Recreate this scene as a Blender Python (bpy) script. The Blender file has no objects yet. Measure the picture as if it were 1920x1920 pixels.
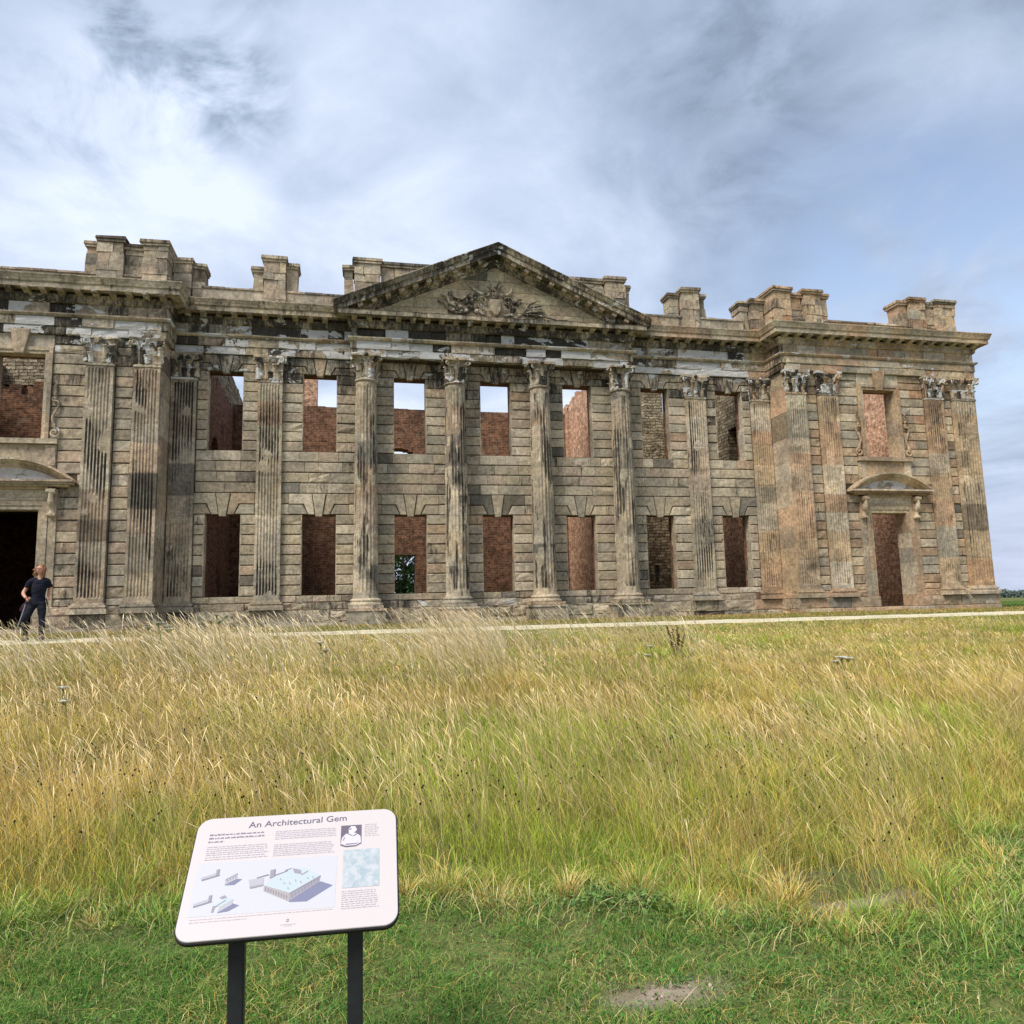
import bpy, bmesh, math, random
import numpy as np
from mathutils import Vector, noise
R = math.radians
random.seed(7)
scene = bpy.context.scene
col = scene.collection

# ------------------------------------------------------------------ camera
CAMX, CAMY, EYE = -4.689, -24.0, 1.55          # the eye is 1.55 m above the lawn the photographer stands on
FPX, PITCH, ROLL, YAW = 1386.03, 0.13011, -0.0241, 0.21203
cam = bpy.data.cameras.new('camera'); co = bpy.data.objects.new('camera', cam); col.objects.link(co)
cam.sensor_width = 36; cam.lens = FPX / 1920 * 36; cam.clip_start = .05; cam.clip_end = 5000
fw = Vector((math.sin(YAW)*math.cos(PITCH), math.cos(YAW)*math.cos(PITCH), math.sin(PITCH)))
r0 = Vector((math.cos(YAW), -math.sin(YAW), 0)); u0 = r0.cross(fw)
rt = r0*math.cos(ROLL) + u0*math.sin(ROLL); up = -r0*math.sin(ROLL) + u0*math.cos(ROLL)
from mathutils import Matrix
M = Matrix((rt, up, -fw)).transposed().to_4x4(); M.translation = Vector((CAMX, CAMY, 0))
co.matrix_world = M
scene.camera = co
scene.cycles.max_bounces = 4; scene.cycles.diffuse_bounces = 3
scene.render.resolution_x = 1024; scene.render.resolution_y = 1024

# ------------------------------------------------------------------ sky, sun, exposure
SUN_EL, SUN_AZ = R(52), R(232)      # azimuth clockwise from +Y: to the left, a little behind the camera
world = bpy.data.worlds.new('World'); scene.world = world; world.use_nodes = True
def build_world():
    nt = world.node_tree; N = nt.nodes; L = nt.links; N.clear()
    out = N.new('ShaderNodeOutputWorld'); bg = N.new('ShaderNodeBackground'); L.new(bg.outputs[0], out.inputs[0])
    bg.inputs['Strength'].default_value = .1
    sky = N.new('ShaderNodeTexSky'); sky.sky_type = 'NISHITA'; sky.sun_disc = False
    sky.sun_elevation = SUN_EL; sky.sun_rotation = SUN_AZ; sky.air_density = 1.1; sky.dust_density = 2.0
    tc = N.new('ShaderNodeTexCoord'); sep = N.new('ShaderNodeSeparateXYZ'); L.new(tc.outputs['Generated'], sep.inputs[0])
    def math_(op, a, b=None, c=None, clamp=False):
        n = N.new('ShaderNodeMath'); n.operation = op; n.use_clamp = clamp
        for i, v in enumerate((a, b, c)):
            if v is None: continue
            if isinstance(v, (int, float)): n.inputs[i].default_value = v
            else: L.new(v, n.inputs[i])
        return n.outputs[0]
    # cloud deck: look direction projected on a high plane
    zc = math_('ADD', math_('MAXIMUM', sep.outputs[2], 0.0), .16)
    cx = math_('DIVIDE', sep.outputs[0], zc); cy = math_('DIVIDE', sep.outputs[1], zc)
    cmb = N.new('ShaderNodeCombineXYZ'); L.new(cx, cmb.inputs[0]); L.new(cy, cmb.inputs[1])
    def nz(scale, detail, rough, off, dist=0):
        mp = N.new('ShaderNodeMapping'); mp.inputs['Location'].default_value = off; L.new(cmb.outputs[0], mp.inputs[0])
        mp.inputs['Rotation'].default_value = (0, 0, R(-25)); mp.inputs['Scale'].default_value = (1, 1.0, 1)
        n = N.new('ShaderNodeTexNoise'); n.inputs['Scale'].default_value = scale; n.inputs['Detail'].default_value = detail
        n.inputs['Roughness'].default_value = rough; n.inputs['Distortion'].default_value = dist
        L.new(mp.outputs[0], n.inputs['Vector']); return n.outputs['Fac']
    def mr(v, a, b, c=0, d=1):
        n = N.new('ShaderNodeMapRange'); n.interpolation_type = 'SMOOTHSTEP'; n.inputs[1].default_value = a; n.inputs[2].default_value = b
        n.inputs[3].default_value = c; n.inputs[4].default_value = d; L.new(v, n.inputs[0]); return n.outputs[0]
    def mix(f, a, b):
        n = N.new('ShaderNodeMix'); n.data_type = 'RGBA'; L.new(f, n.inputs[0])
        for i, v in ((6, a), (7, b)):
            if isinstance(v, tuple): n.inputs[i].default_value = (*v, 1)
            else: L.new(v, n.inputs[i])
        return n.outputs[2]
    def blob(px, py, rad):        # soft mask around one direction of the sky
        d = (fw*FPX + rt*(px-960) - up*(py-960)).normalized()
        vm = N.new('ShaderNodeVectorMath'); vm.operation = 'DOT_PRODUCT'; L.new(tc.outputs['Generated'], vm.inputs[0]); vm.inputs[1].default_value = d
        return mr(vm.outputs['Value'], math.cos(rad), 1.0)
    n1 = nz(1.7, 7, .55, (3.1, 1.7, 0), .6); n2 = nz(.45, 4, .5, (9.3, 4.2, 0), .3); n3 = nz(4.5, 6, .6, (1, 2, 0), .4)
    tone = math_('ADD', math_('MULTIPLY', n1, .58), math_('ADD', math_('MULTIPLY', n2, .18), math_('MULTIPLY', n3, .24)))
    def shape(b, k, f=n1):
        return math_('MULTIPLY', math_('MULTIPLY', b, math_('ADD', math_('MULTIPLY', f, 1.6), .2)), k)
    white = math_('ADD', shape(blob(60, 290, .34), .055), math_('ADD', shape(blob(640, 180, .40), .04), shape(blob(460, 480, .34), .10)))
    white = math_('ADD', white, shape(blob(1000, 760, .40), .10))
    n4 = nz(3.1, 6, .62, (7, 3, 0), .8)
    brk = math_('MULTIPLY', mr(n4, .40, .62), mr(n3, .30, .55))
    def spot(px, py, rad, k): return math_('MULTIPLY', math_('MULTIPLY', blob(px, py, rad), brk), k)
    dark = math_('ADD', spot(330, 70, .16, .19), math_('ADD', spot(455, 190, .08, .20), spot(110, 130, .20, .15)))
    dark = math_('ADD', dark, math_('ADD', spot(1150, 60, .3, .04), spot(1380, 260, .22, .06)))
    dark = math_('ADD', dark, math_('ADD', shape(blob(1700, 150, .5), .02), shape(blob(1380, 330, .20), .08, n3)))
    tone = math_('SUBTRACT', math_('ADD', tone, white), dark)
    ramp = N.new('ShaderNodeValToRGB'); L.new(tone, ramp.inputs[0]); cr = ramp.color_ramp
    cr.elements[0].position = .14; cr.elements[0].color = (.13, .16, .22, 1)
    cr.elements[1].position = .74; cr.elements[1].color = (.63, .66, .74, 1)
    for p, c in ((.30, (.18, .215, .28)), (.41, (.31, .36, .45)), (.50, (.40, .45, .55)), (.61, (.50, .54, .64))):
        e = cr.elements.new(p); e.color = (*c, 1)
    gap = math_('MULTIPLY', math_('ADD', math_('ADD', shape(blob(1830, 500, .22), 1.0), shape(blob(1250, 330, .30), .15)), shape(blob(1560, 480, .2), .5)), 1.0, clamp=True)
    gap = math_('MULTIPLY', gap, mr(nz(1.8, 6, .6, (5, 8, 0), .5), .36, .60), clamp=True)
    blue = N.new('ShaderNodeMix'); blue.data_type = 'RGBA'; blue.blend_type = 'MULTIPLY'; blue.inputs[0].default_value = 1
    L.new(sky.outputs[0], blue.inputs[6]); blue.inputs[7].default_value = (2.0, 1.75, 1.6, 1)
    sc = N.new('ShaderNodeVectorMath'); sc.operation = 'MULTIPLY'; sc.inputs[1].default_value = (9.7, 10.3, 10.9); L.new(ramp.outputs[0], sc.inputs[0])
    base = mix(gap, sc.outputs[0], blue.outputs[2])
    # pale band of cloud low on the horizon, and dull ground below it
    hz = mr(sep.outputs[2], .0, .20, 1, 0)
    base = mix(math_('MULTIPLY', hz, .6), base, (4.6, 4.9, 6.2))
    base = mix(mr(sep.outputs[2], -.02, -.10, 0, 1), base, (1.2, 1.3, .9))
    L.new(base, bg.inputs[0])
build_world()
sun = bpy.data.lights.new('sun', 'SUN'); sun.energy = 3.0; sun.angle = R(24); sun.color = (1, .95, .86)
so = bpy.data.objects.new('sun', sun); col.objects.link(so)
sd = Vector((math.sin(SUN_AZ)*math.cos(SUN_EL), math.cos(SUN_AZ)*math.cos(SUN_EL), math.sin(SUN_EL)))
so.rotation_euler = sd.to_track_quat('Z', 'Y').to_euler()
scene.view_settings.view_transform = 'Standard'; scene.view_settings.look = 'None'
scene.view_settings.exposure = .5; scene.view_settings.gamma = 1; scene.view_settings.use_curve_mapping = False

# ------------------------------------------------------------------ helpers
def nz3(x, y, z, s=1.0): return noise.noise(Vector((x*s, y*s, z*s)))
class NT:
    def __init__(s, name):
        s.m = bpy.data.materials.new(name); s.m.use_nodes = True; s.t = s.m.node_tree; s.N = s.t.nodes; s.L = s.t.links
        s.b = s.N['Principled BSDF']; s.pos = s.N.new('ShaderNodeNewGeometry').outputs['Position']
    def set(s, sock, v):
        if isinstance(v, (int, float)): sock.default_value = v
        elif isinstance(v, tuple): sock.default_value = v if len(v) == len(sock.default_value) else (*v, 1)
        else: s.L.new(v, sock)
    def noise(s, scale, detail=4, rough=.55, stretch=(1, 1, 1), off=(0, 0, 0), dist=0, vec=None):
        mp = s.N.new('ShaderNodeMapping'); mp.inputs['Scale'].default_value = stretch; mp.inputs['Location'].default_value = off
        s.L.new(vec or s.pos, mp.inputs[0]); n = s.N.new('ShaderNodeTexNoise'); n.inputs['Scale'].default_value = scale
        n.inputs['Detail'].default_value = detail; n.inputs['Roughness'].default_value = rough; n.inputs['Distortion'].default_value = dist
        s.L.new(mp.outputs[0], n.inputs['Vector']); return n.outputs['Fac']
    def math(s, op, a, b=0, clamp=False):
        n = s.N.new('ShaderNodeMath'); n.operation = op; n.use_clamp = clamp; s.set(n.inputs[0], a); s.set(n.inputs[1], b); return n.outputs[0]
    def mr(s, v, a, b, c=0., d=1.):
        n = s.N.new('ShaderNodeMapRange'); n.interpolation_type = 'SMOOTHSTEP'; s.set(n.inputs[0], v)
        for i, q in enumerate((a, b, c, d)): n.inputs[i+1].default_value = q
        return n.outputs[0]
    def mix(s, f, a, b, mode='MIX'):
        n = s.N.new('ShaderNodeMix'); n.data_type = 'RGBA'; n.blend_type = mode
        s.set(n.inputs[0], f); s.set(n.inputs[6], a); s.set(n.inputs[7], b); return n.outputs[2]
    def attr(s, name): 
        n = s.N.new('ShaderNodeAttribute'); n.attribute_name = name; return n
    def bump(s, h, strength=.5, dist=.02):
        n = s.N.new('ShaderNodeBump'); n.inputs['Strength'].default_value = strength; n.inputs['Distance'].default_value = dist
        s.set(n.inputs['Height'], h); s.L.new(n.outputs[0], s.b.inputs['Normal'])
    def done(s, colr, rough=.9, spec=.2):
        s.set(s.b.inputs['Base Color'], colr); s.set(s.b.inputs['Roughness'], rough); s.b.inputs['Specular IOR Level'].default_value = spec
        return s.m

class MB:
    """collects vertices, faces and a tint (r,g,b,whiteness) + soot per vertex"""
    def __init__(s): s.v = []; s.f = []; s.c = []; s.s = []; s.mi = []
    def add(s, vs, fs, tint=(.3, .25, .18, 0), soot=0., mi=0):
        o = len(s.v); s.v += [tuple(p) for p in vs]; s.f += [tuple(i+o for i in f) for f in fs]; s.mi += [mi]*len(fs)
        if isinstance(tint, list): s.c += tint
        else: s.c += [tint]*len(vs)
        if isinstance(soot, list): s.s += soot
        else: s.s += [soot]*len(vs)
    def box(s, x0, x1, y0, y1, z0, z1, tint=(.3, .25, .18, 0), soot=0., mi=0, taper=0):
        t = taper
        s.add([(x0, y0, z0), (x1, y0, z0), (x1, y1, z0), (x0, y1, z0), (x0+t, y0+t, z1), (x1-t, y0+t, z1), (x1-t, y1-t, z1), (x0+t, y1-t, z1)],
              [(0, 3, 2, 1), (4, 5, 6, 7), (0, 1, 5, 4), (1, 2, 6, 5), (2, 3, 7, 6), (3, 0, 4, 7)], tint, soot, mi)
    def tube(s, pts, rad, n=6, tint=(.3, .25, .18, 0), soot=0., cap=True, flat=1.0, mi=0):
        pts = [Vector(p) for p in pts]; rs = rad if isinstance(rad, (list, tuple)) else [rad]*len(pts)
        vs = []; prev = None
        for i, p in enumerate(pts):
            d = (pts[min(i+1, len(pts)-1)] - pts[max(i-1, 0)])
            d = d.normalized() if d.length > 1e-9 else Vector((0, 0, 1))
            a = prev if prev is not None else (Vector((0, 1, 0)) if abs(d.y) < .9 else Vector((1, 0, 0)))
            b = d.cross(a); b = b.normalized() if b.length > 1e-6 else d.orthogonal().normalized(); a = b.cross(d).normalized(); prev = a
            for k in range(n):
                t = 2*math.pi*k/n; vs.append(p + (b*math.cos(t) + a*math.sin(t)*flat)*rs[i])
        fs = [(i*n+k, i*n+(k+1) % n, (i+1)*n+(k+1) % n, (i+1)*n+k) for i in range(len(pts)-1) for k in range(n)]
        if cap: fs += [tuple(range(n))[::-1], tuple((len(pts)-1)*n+k for k in range(n))]
        s.add(vs, fs, tint, soot, mi)
    def lathe(s, prof, cx, cy, n=24, tint=(.3, .25, .18, 0), soot=0., a0=0, a1=2*math.pi, mi=0):
        vs = []; full = abs(a1-a0-2*math.pi) < 1e-6; m = n if full else n+1
        for r_, z in prof:
            for k in range(m):
                t = a0 + (a1-a0)*k/n; vs.append((cx+r_*math.cos(t), cy+r_*math.sin(t), z))
        fs = []
        for i in range(len(prof)-1):
            for k in range(n):
                k2 = (k+1) % m; fs.append((i*m+k, i*m+k2, (i+1)*m+k2, (i+1)*m+k))
        fs += [tuple(range(m))[::-1], tuple((len(prof)-1)*m+k for k in range(m))]
        s.add(vs, fs, tint, soot, mi)
    def build(s, name, mats, parent=None, smooth=False, **props):
        me = bpy.data.meshes.new(name); org = Vector(parent['org']) if parent is not None and 'org' in parent else Vector((0, 0, 0))
        nv = len(s.v); v = np.array(s.v, dtype=np.float32) - np.array(org, dtype=np.float32)
        me.from_pydata(v.tolist(), [], s.f); 
        if not isinstance(mats, (list, tuple)): mats = [mats]
        for m in mats: me.materials.append(m)
        if len(mats) > 1: me.polygons.foreach_set('material_index', s.mi)
        a = me.attributes.new('tint', 'FLOAT_COLOR', 'POINT'); a.data.foreach_set('color', np.array(s.c, dtype=np.float32).ravel())
        a = me.attributes.new('soot', 'FLOAT', 'POINT'); a.data.foreach_set('value', np.array(s.s, dtype=np.float32))
        if smooth: me.polygons.foreach_set('use_smooth', [True]*len(me.polygons))
        me.update()
        o = bpy.data.objects.new(name, me); col.objects.link(o)
        if parent is not None:
            o.parent = parent
            if 'org' not in parent: pass
        for k, q in props.items(): o[k] = q
        return o
ORG = {}
def thing(name, label, cat, loc=(0, 0, 0), group=None):
    o = bpy.data.objects.new(name, None); o.empty_display_size = .2; col.objects.link(o); o.location = loc; o['label'] = label; o['category'] = cat
    o['org'] = tuple(loc)
    if group: o['group'] = group
    return o
def sub(o, parent):     # mark part so that its children use the same origin as the thing
    o['org'] = parent['org']; return o
def holder(name, parent):
    o = bpy.data.objects.new(name, None); col.objects.link(o); o.parent = parent; o['org'] = parent['org']; return o
def tag(o, label, cat, group=None):
    o['label'] = label; o['category'] = cat
    if group: o['group'] = group
    return o

# ------------------------------------------------------------------ materials
def mk_stone(name, rough_scale=1.0, bump=.75):
    t = NT(name); at = t.attr('tint'); so_ = t.attr('soot')
    base = at.outputs['Color']
    n1 = t.noise(1.1, 5, .6); n2 = t.noise(9, 5, .7); n3 = t.noise(45, 3, .7)
    c = t.mix(1, base, t.mix(t.mr(n1, .34, .66), (.78, .78, .78), (1.2, 1.17, 1.12)), 'MULTIPLY')
    c = t.mix(1, c, t.mix(t.mr(n2, .32, .68), (.74, .73, .72), (1.28, 1.27, 1.25)), 'MULTIPLY')
    c = t.mix(1, c, t.mix(t.mr(n3, .3, .7), (.82, .82, .82), (1.2, 1.2, 1.2)), 'MULTIPLY')
    # soot crust, drawn out vertically below ledges and broken by fine noise
    s1 = t.noise(1.0, 5, .75, stretch=(1.5, 1.5, .55), off=(2, 9, 4)); s2 = t.noise(7, 5, .75, stretch=(1.8, 1.8, .35), off=(5, 2, 8))
    m = t.math('ADD', t.math('MULTIPLY', s1, .55), t.math('MULTIPLY', s2, .45))
    m = t.math('ADD', m, t.math('MULTIPLY', so_.outputs['Fac'], .50))
    c = t.mix(t.mr(m, .572, .745, 0, .92), c, (.030, .027, .025))
    # fresh pale scars where the face has flaked off
    w1 = t.noise(2.1, 6, .62, stretch=(.8, .8, 1.5), off=(11, 5, 2), dist=.6); w2 = t.noise(14, 4, .6)
    wm = t.math('ADD', t.math('ADD', t.math('MULTIPLY', w1, .86), t.math('MULTIPLY', w2, .14)), t.math('MULTIPLY', at.outputs['Alpha'], .31))
    c = t.mix(t.mr(wm, .70, .73, 0, .9), c, t.mix(w2, (.46, .44, .42), (.80, .78, .75)))
    # lichen
    c = t.mix(t.mr(t.noise(22, 5, .7, off=(3, 3, 3)), .66, .75, 0, .45), c, (.20, .20, .11))
    t.done(c, .93, .15)
    h = t.math('ADD', t.math('MULTIPLY', t.noise(5, 8, .7), 1.), t.math('MULTIPLY', t.noise(40, 4, .7), .25))
    h = t.math('ADD', h, t.math('MULTIPLY', t.mr(wm, .69, .73), -.35))
    t.bump(h, bump, .07)
    return t.m
def mk_brick(name, c1, c2, dirt=.5, stone_mix=0.):
    t = NT(name); sp = t.N.new('ShaderNodeSeparateXYZ'); t.L.new(t.pos, sp.inputs[0])
    cb = t.N.new('ShaderNodeCombineXYZ'); t.L.new(t.math('ADD', sp.outputs[0], sp.outputs[1]), cb.inputs[0]); t.L.new(sp.outputs[2], cb.inputs[1])
    b = t.N.new('ShaderNodeTexBrick'); t.L.new(cb.outputs[0], b.inputs['Vector'])
    b.inputs['Scale'].default_value = 1; b.inputs['Brick Width'].default_value = .235; b.inputs['Row Height'].default_value = .072
    b.inputs['Mortar Size'].default_value = .007; b.inputs['Mortar Smooth'].default_value = .3
    b.inputs['Color1'].default_value = (*c1, 1); b.inputs['Color2'].default_value = (*c2, 1); b.inputs['Mortar'].default_value = (.30, .24, .18, 1); b.inputs['Bias'].default_value = -.1
    n1 = t.noise(.7, 6, .65, off=(4, 1, 7)); n2 = t.noise(7, 5, .7)
    c = t.mix(1, b.outputs['Color'], t.mix(t.mr(n2, .3, .7), (.45, .43, .42), (1.6, 1.5, 1.4)), 'MULTIPLY')
    c = t.mix(t.mr(n1, .52, .68, 0, dirt), c, (.045, .032, .027))
    c = t.mix(t.mr(t.noise(2.3, 7, .7, off=(9, 9, 2)), .58, .64, 0, .6), c, t.mix(n2, (.20, .13, .09), (.42, .32, .23)))
    c = t.mix(t.mr(t.noise(16, 3, .6, stretch=(1, 1, 2.2), off=(1, 5, 2)), .67, .71, 0, .85), c, (.02, .014, .012))
    t.done(c, .95, .1)
    h = t.math('ADD', t.math('MULTIPLY', b.outputs['Fac'], -.5), t.math('MULTIPLY', t.noise(5, 5, .65), 1.2)); t.bump(h, .6, .03)
    return t.m
def mk_rubble(name):
    t = NT(name); dn = t.N.new('ShaderNodeTexNoise'); dn.inputs['Scale'].default_value = 1.6; dn.inputs['Detail'].default_value = 4; t.L.new(t.pos, dn.inputs['Vector'])
    vm = t.N.new('ShaderNodeVectorMath'); vm.operation = 'MULTIPLY_ADD'; t.L.new(dn.outputs['Color'], vm.inputs[0]); vm.inputs[1].default_value = (.25, .25, .22); t.L.new(t.pos, vm.inputs[2])
    sp = t.N.new('ShaderNodeSeparateXYZ'); t.L.new(vm.outputs[0], sp.inputs[0]); cb = t.N.new('ShaderNodeCombineXYZ'); t.L.new(t.math('ADD', sp.outputs[0], sp.outputs[1]), cb.inputs[0]); t.L.new(sp.outputs[2], cb.inputs[1])
    b = t.N.new('ShaderNodeTexBrick'); t.L.new(cb.outputs[0], b.inputs['Vector']); b.inputs['Scale'].default_value = 1; b.inputs['Brick Width'].default_value = .36; b.inputs['Row Height'].default_value = .13
    b.inputs['Mortar Size'].default_value = .014; b.inputs['Mortar Smooth'].default_value = .6; b.offset = .37; b.squash = .7; b.squash_frequency = 3
    b.inputs['Color1'].default_value = (.24, .19, .12, 1); b.inputs['Color2'].default_value = (.52, .44, .30, 1); b.inputs['Mortar'].default_value = (.07, .055, .04, 1)
    c = t.mix(1, b.outputs['Color'], t.mix(t.mr(t.noise(9, 6, .75), .3, .7), (.45, .45, .45), (1.5, 1.45, 1.4)), 'MULTIPLY'); c = t.mix(t.mr(t.noise(3, 5, .7, off=(3, 1, 1)), .56, .66, 0, .8), c, (.05, .04, .032))
    t.done(c, .95, .1); t.bump(t.math('ADD', t.math('MULTIPLY', b.outputs['Fac'], -1.), t.math('MULTIPLY', t.noise(7, 6, .7), 2.)), 1., .06)
    return t.m
def mk_flat(name, c, rough=.6, spec=.3, metal=0.):
    t = NT(name); t.b.inputs['Metallic'].default_value = metal; return t.done(c, rough, spec)
def mk_attr(name, rough=.8, trans=.0, vary=0., spec=.15):
    t = NT(name); at = t.attr('tint'); c = at.outputs['Color']
    if vary: c = t.mix(1, c, t.mix(t.noise(30, 3), (1-vary, 1-vary, 1-vary), (1+vary, 1+vary, 1+vary)), 'MULTIPLY')
    t.done(c, rough, spec)
    if trans == 'diffuse':
        out = t.N['Material Output']; df = t.N.new('ShaderNodeBsdfDiffuse'); t.L.new(c, df.inputs[0]); t.L.new(df.outputs[0], out.inputs[0])
    elif trans:
        out = t.N['Material Output']; tr = t.N.new('ShaderNodeBsdfTranslucent'); t.L.new(c, tr.inputs[0])
        mx = t.N.new('ShaderNodeMixShader'); mx.inputs[0].default_value = trans; t.L.new(t.b.outputs[0], mx.inputs[1]); t.L.new(tr.outputs[0], mx.inputs[2]); t.L.new(mx.outputs[0], out.inputs[0])
    return t.m
STONE = mk_stone('weathered_sandstone')
BRICK = mk_brick('dark_red_brick', (.15, .072, .046), (.27, .135, .082), .75)
PINK = mk_brick('pale_red_brick', (.52, .31, .205), (.74, .50, .36), .2)
RUBBLE = mk_rubble('rubble_stone')

# stone colours by place on the building
PAL_C = [(.40, .335, .24), (.37, .315, .235), (.44, .38, .285), (.34, .30, .235), (.47, .405, .315), (.35, .29, .215), (.41, .33, .25)]
PAL_W = [(.44, .335, .22), (.42, .31, .20), (.48, .385, .265), (.37, .285, .20), (.43, .30, .20), (.50, .41, .30), (.41, .285, .185)]
PAL_L = [(.40, .33, .24), (.37, .305, .23), (.43, .365, .275), (.40, .315, .235), (.34, .29, .225), (.45, .39, .31)]
def tint(x, white=0., dark=.05, rng=random):
    w = 1 if x > 9.6 else 0
    p = PAL_W if (w and rng.random() < .75) else (PAL_L if x < -9 else PAL_C)
    c = rng.choice(p); k = rng.uniform(.92, 1.2)
    if rng.random() < dark*.6: k *= rng.uniform(.42, .7); c = (c[0]*.92, c[1]*.96, c[2]*1.02)
    if rng.random() < .05: c = (c[0]*1.02, c[1]*.90, c[2]*.84)
    return (c[0]*k, c[1]*k, c[2]*k, white)

# ------------------------------------------------------------------ terrain
def sm(a, b, x):
    t = min(1, max(0, (x-a)/(b-a))); return t*t*(3-2*t)
def ground_z(x, y):
    t = min(1, max(0, (y+20.3)/14.0)); z = -1.55 + 1.05*t**1.5
    if y > -6.3: z = -.50 + .12*sm(-6.3, -1.5, y)
    if y > -1.5: z = -.38
    bump_ = .05*nz3(x, y, 0, .55) + .018*nz3(x, y, 3, 2.3)
    k = sm(-6.3, -9, y) if y < -6.3 else 0
    z += bump_*k
    # old burrow in the bank
    d2 = ((x+2.12)/.30)**2 + ((y+20.16)/.13)**2
    z -= .42*math.exp(-d2*d2)
    return z
def ground():
    t = NT('earth_and_turf'); 
    c = t.mix(t.mr(t.noise(.8, 6, .6), .35, .65), (.10, .13, .04), (.19, .19, .07))
    c = t.mix(t.mr(t.noise(6, 6, .7), .45, .7, 0, .7), c, (.085, .065, .035))
    at = t.attr('tint'); c = t.mix(at.outputs['Alpha'], c, t.mix(t.noise(25, 6, .7), (.20, .155, .11), (.46, .37, .28)))
    t.done(c, 1, .05); t.bump(t.noise(25, 6, .7), .6, .03)
    xs = sorted(set([-900, -300, -120, -60, -35] + [round(-26+.4*i, 3) for i in range(156)] + [45, 80, 150, 400, 1200] + [round(-7+.07*i, 3) for i in range(110)]))
    ys = sorted(set([-300, -80, -40, -28] + [round(-25+.4*i, 3) for i in range(80)] + [14, 30, 60, 120, 300, 900, 2500] + [round(-22+.07*i, 3) for i in range(50)]))
    mb = MB(); vs = []; tn = []
    for y in ys:
        for x in xs:
            z = ground_z(x, y) if y > -60 else -1.55
            vs.append((x, y, z))
            e = max(math.exp(-(((x+3.5)/.30)**2+((y+21.0)/.10)**2))*1.6, math.exp(-(((x+2.2)/.34)**2+((y+20.45)/.10)**2))*1.5, .9*sm(-2.8, -1.6, y)*sm(.2, -.2, y)*(.4+nz3(x, y, 5, 1.5)))
            e *= .7+.8*nz3(x, y, 1, 9)
            tn.append((0, 0, 0, max(0, min(1, e))))
    nx = len(xs); fs = [(j*nx+i, j*nx+i+1, (j+1)*nx+i+1, (j+1)*nx+i) for j in range(len(ys)-1) for i in range(nx-1)]
    mb.add(vs, fs, tn); o = mb.build('ground', t.m, smooth=True); o['kind'] = 'structure'
ground()
def path():
    t = NT('pale_gravel'); c = t.mix(t.noise(60, 4, .7), (.52, .46, .32), (.76, .69, .50)); c = t.mix(t.mr(t.noise(1.2, 5), .5, .7, 0, .5), c, (.38, .36, .22))
    t.done(c, 1, .05); t.bump(t.noise(80, 3), .5, .01)
    mb = MB(); vs = []; n = 520; rows = 8
    for i in range(n+1):
        x = -30 + 80*i/n
        a = -6.25 + .16*nz3(x, 0, 0, .8)+.14*nz3(x, 0, 4, 4); b = -4.45 + .16*nz3(x, 9, 0, .8)+.22*nz3(x, 9, 4, 3.2)
        for j in range(rows+1):
            y = a+(b-a)*j/rows; vs.append((x, y, ground_z(x, y)+.022-.03*(j in (0, rows))))
    fs = [(i*(rows+1)+j, (i+1)*(rows+1)+j, (i+1)*(rows+1)+j+1, i*(rows+1)+j+1) for i in range(n) for j in range(rows)]
    mb.add(vs, fs); o = mb.build('path', t.m, smooth=True); o['kind'] = 'structure'
path()

# ------------------------------------------------------------------ the hall
HALL = thing('ruined_hall', 'roofless classical sandstone mansion with central pediment, fluted columns and empty windows', 'mansion', (0, 0, -.38))
PX, PF = 10.28, -1.05            # pavilion inner corner, pavilion front
EX = 18.2                        # outer corner
WC = [0, 2.897, -2.897, 5.784, -5.784, 8.671, -8.671]; WW = .5275
COLX = [-4.33, -1.44, 1.44, 4.33]; PILX = [-7.32, 7.32]
Z0 = [.35, .57] + [.57+(3.107-.57)*i/8 for i in range(1, 9)] + [3.107+(5.134-3.107)*i/6 for i in range(1, 7)] + [5.134+(7.684-5.134)*i/8 for i in range(1, 9)] + [7.95, 8.22]
DW = .72; WPW = .67; PC = 14.1   # pavilion door / window half widths, axis

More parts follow.
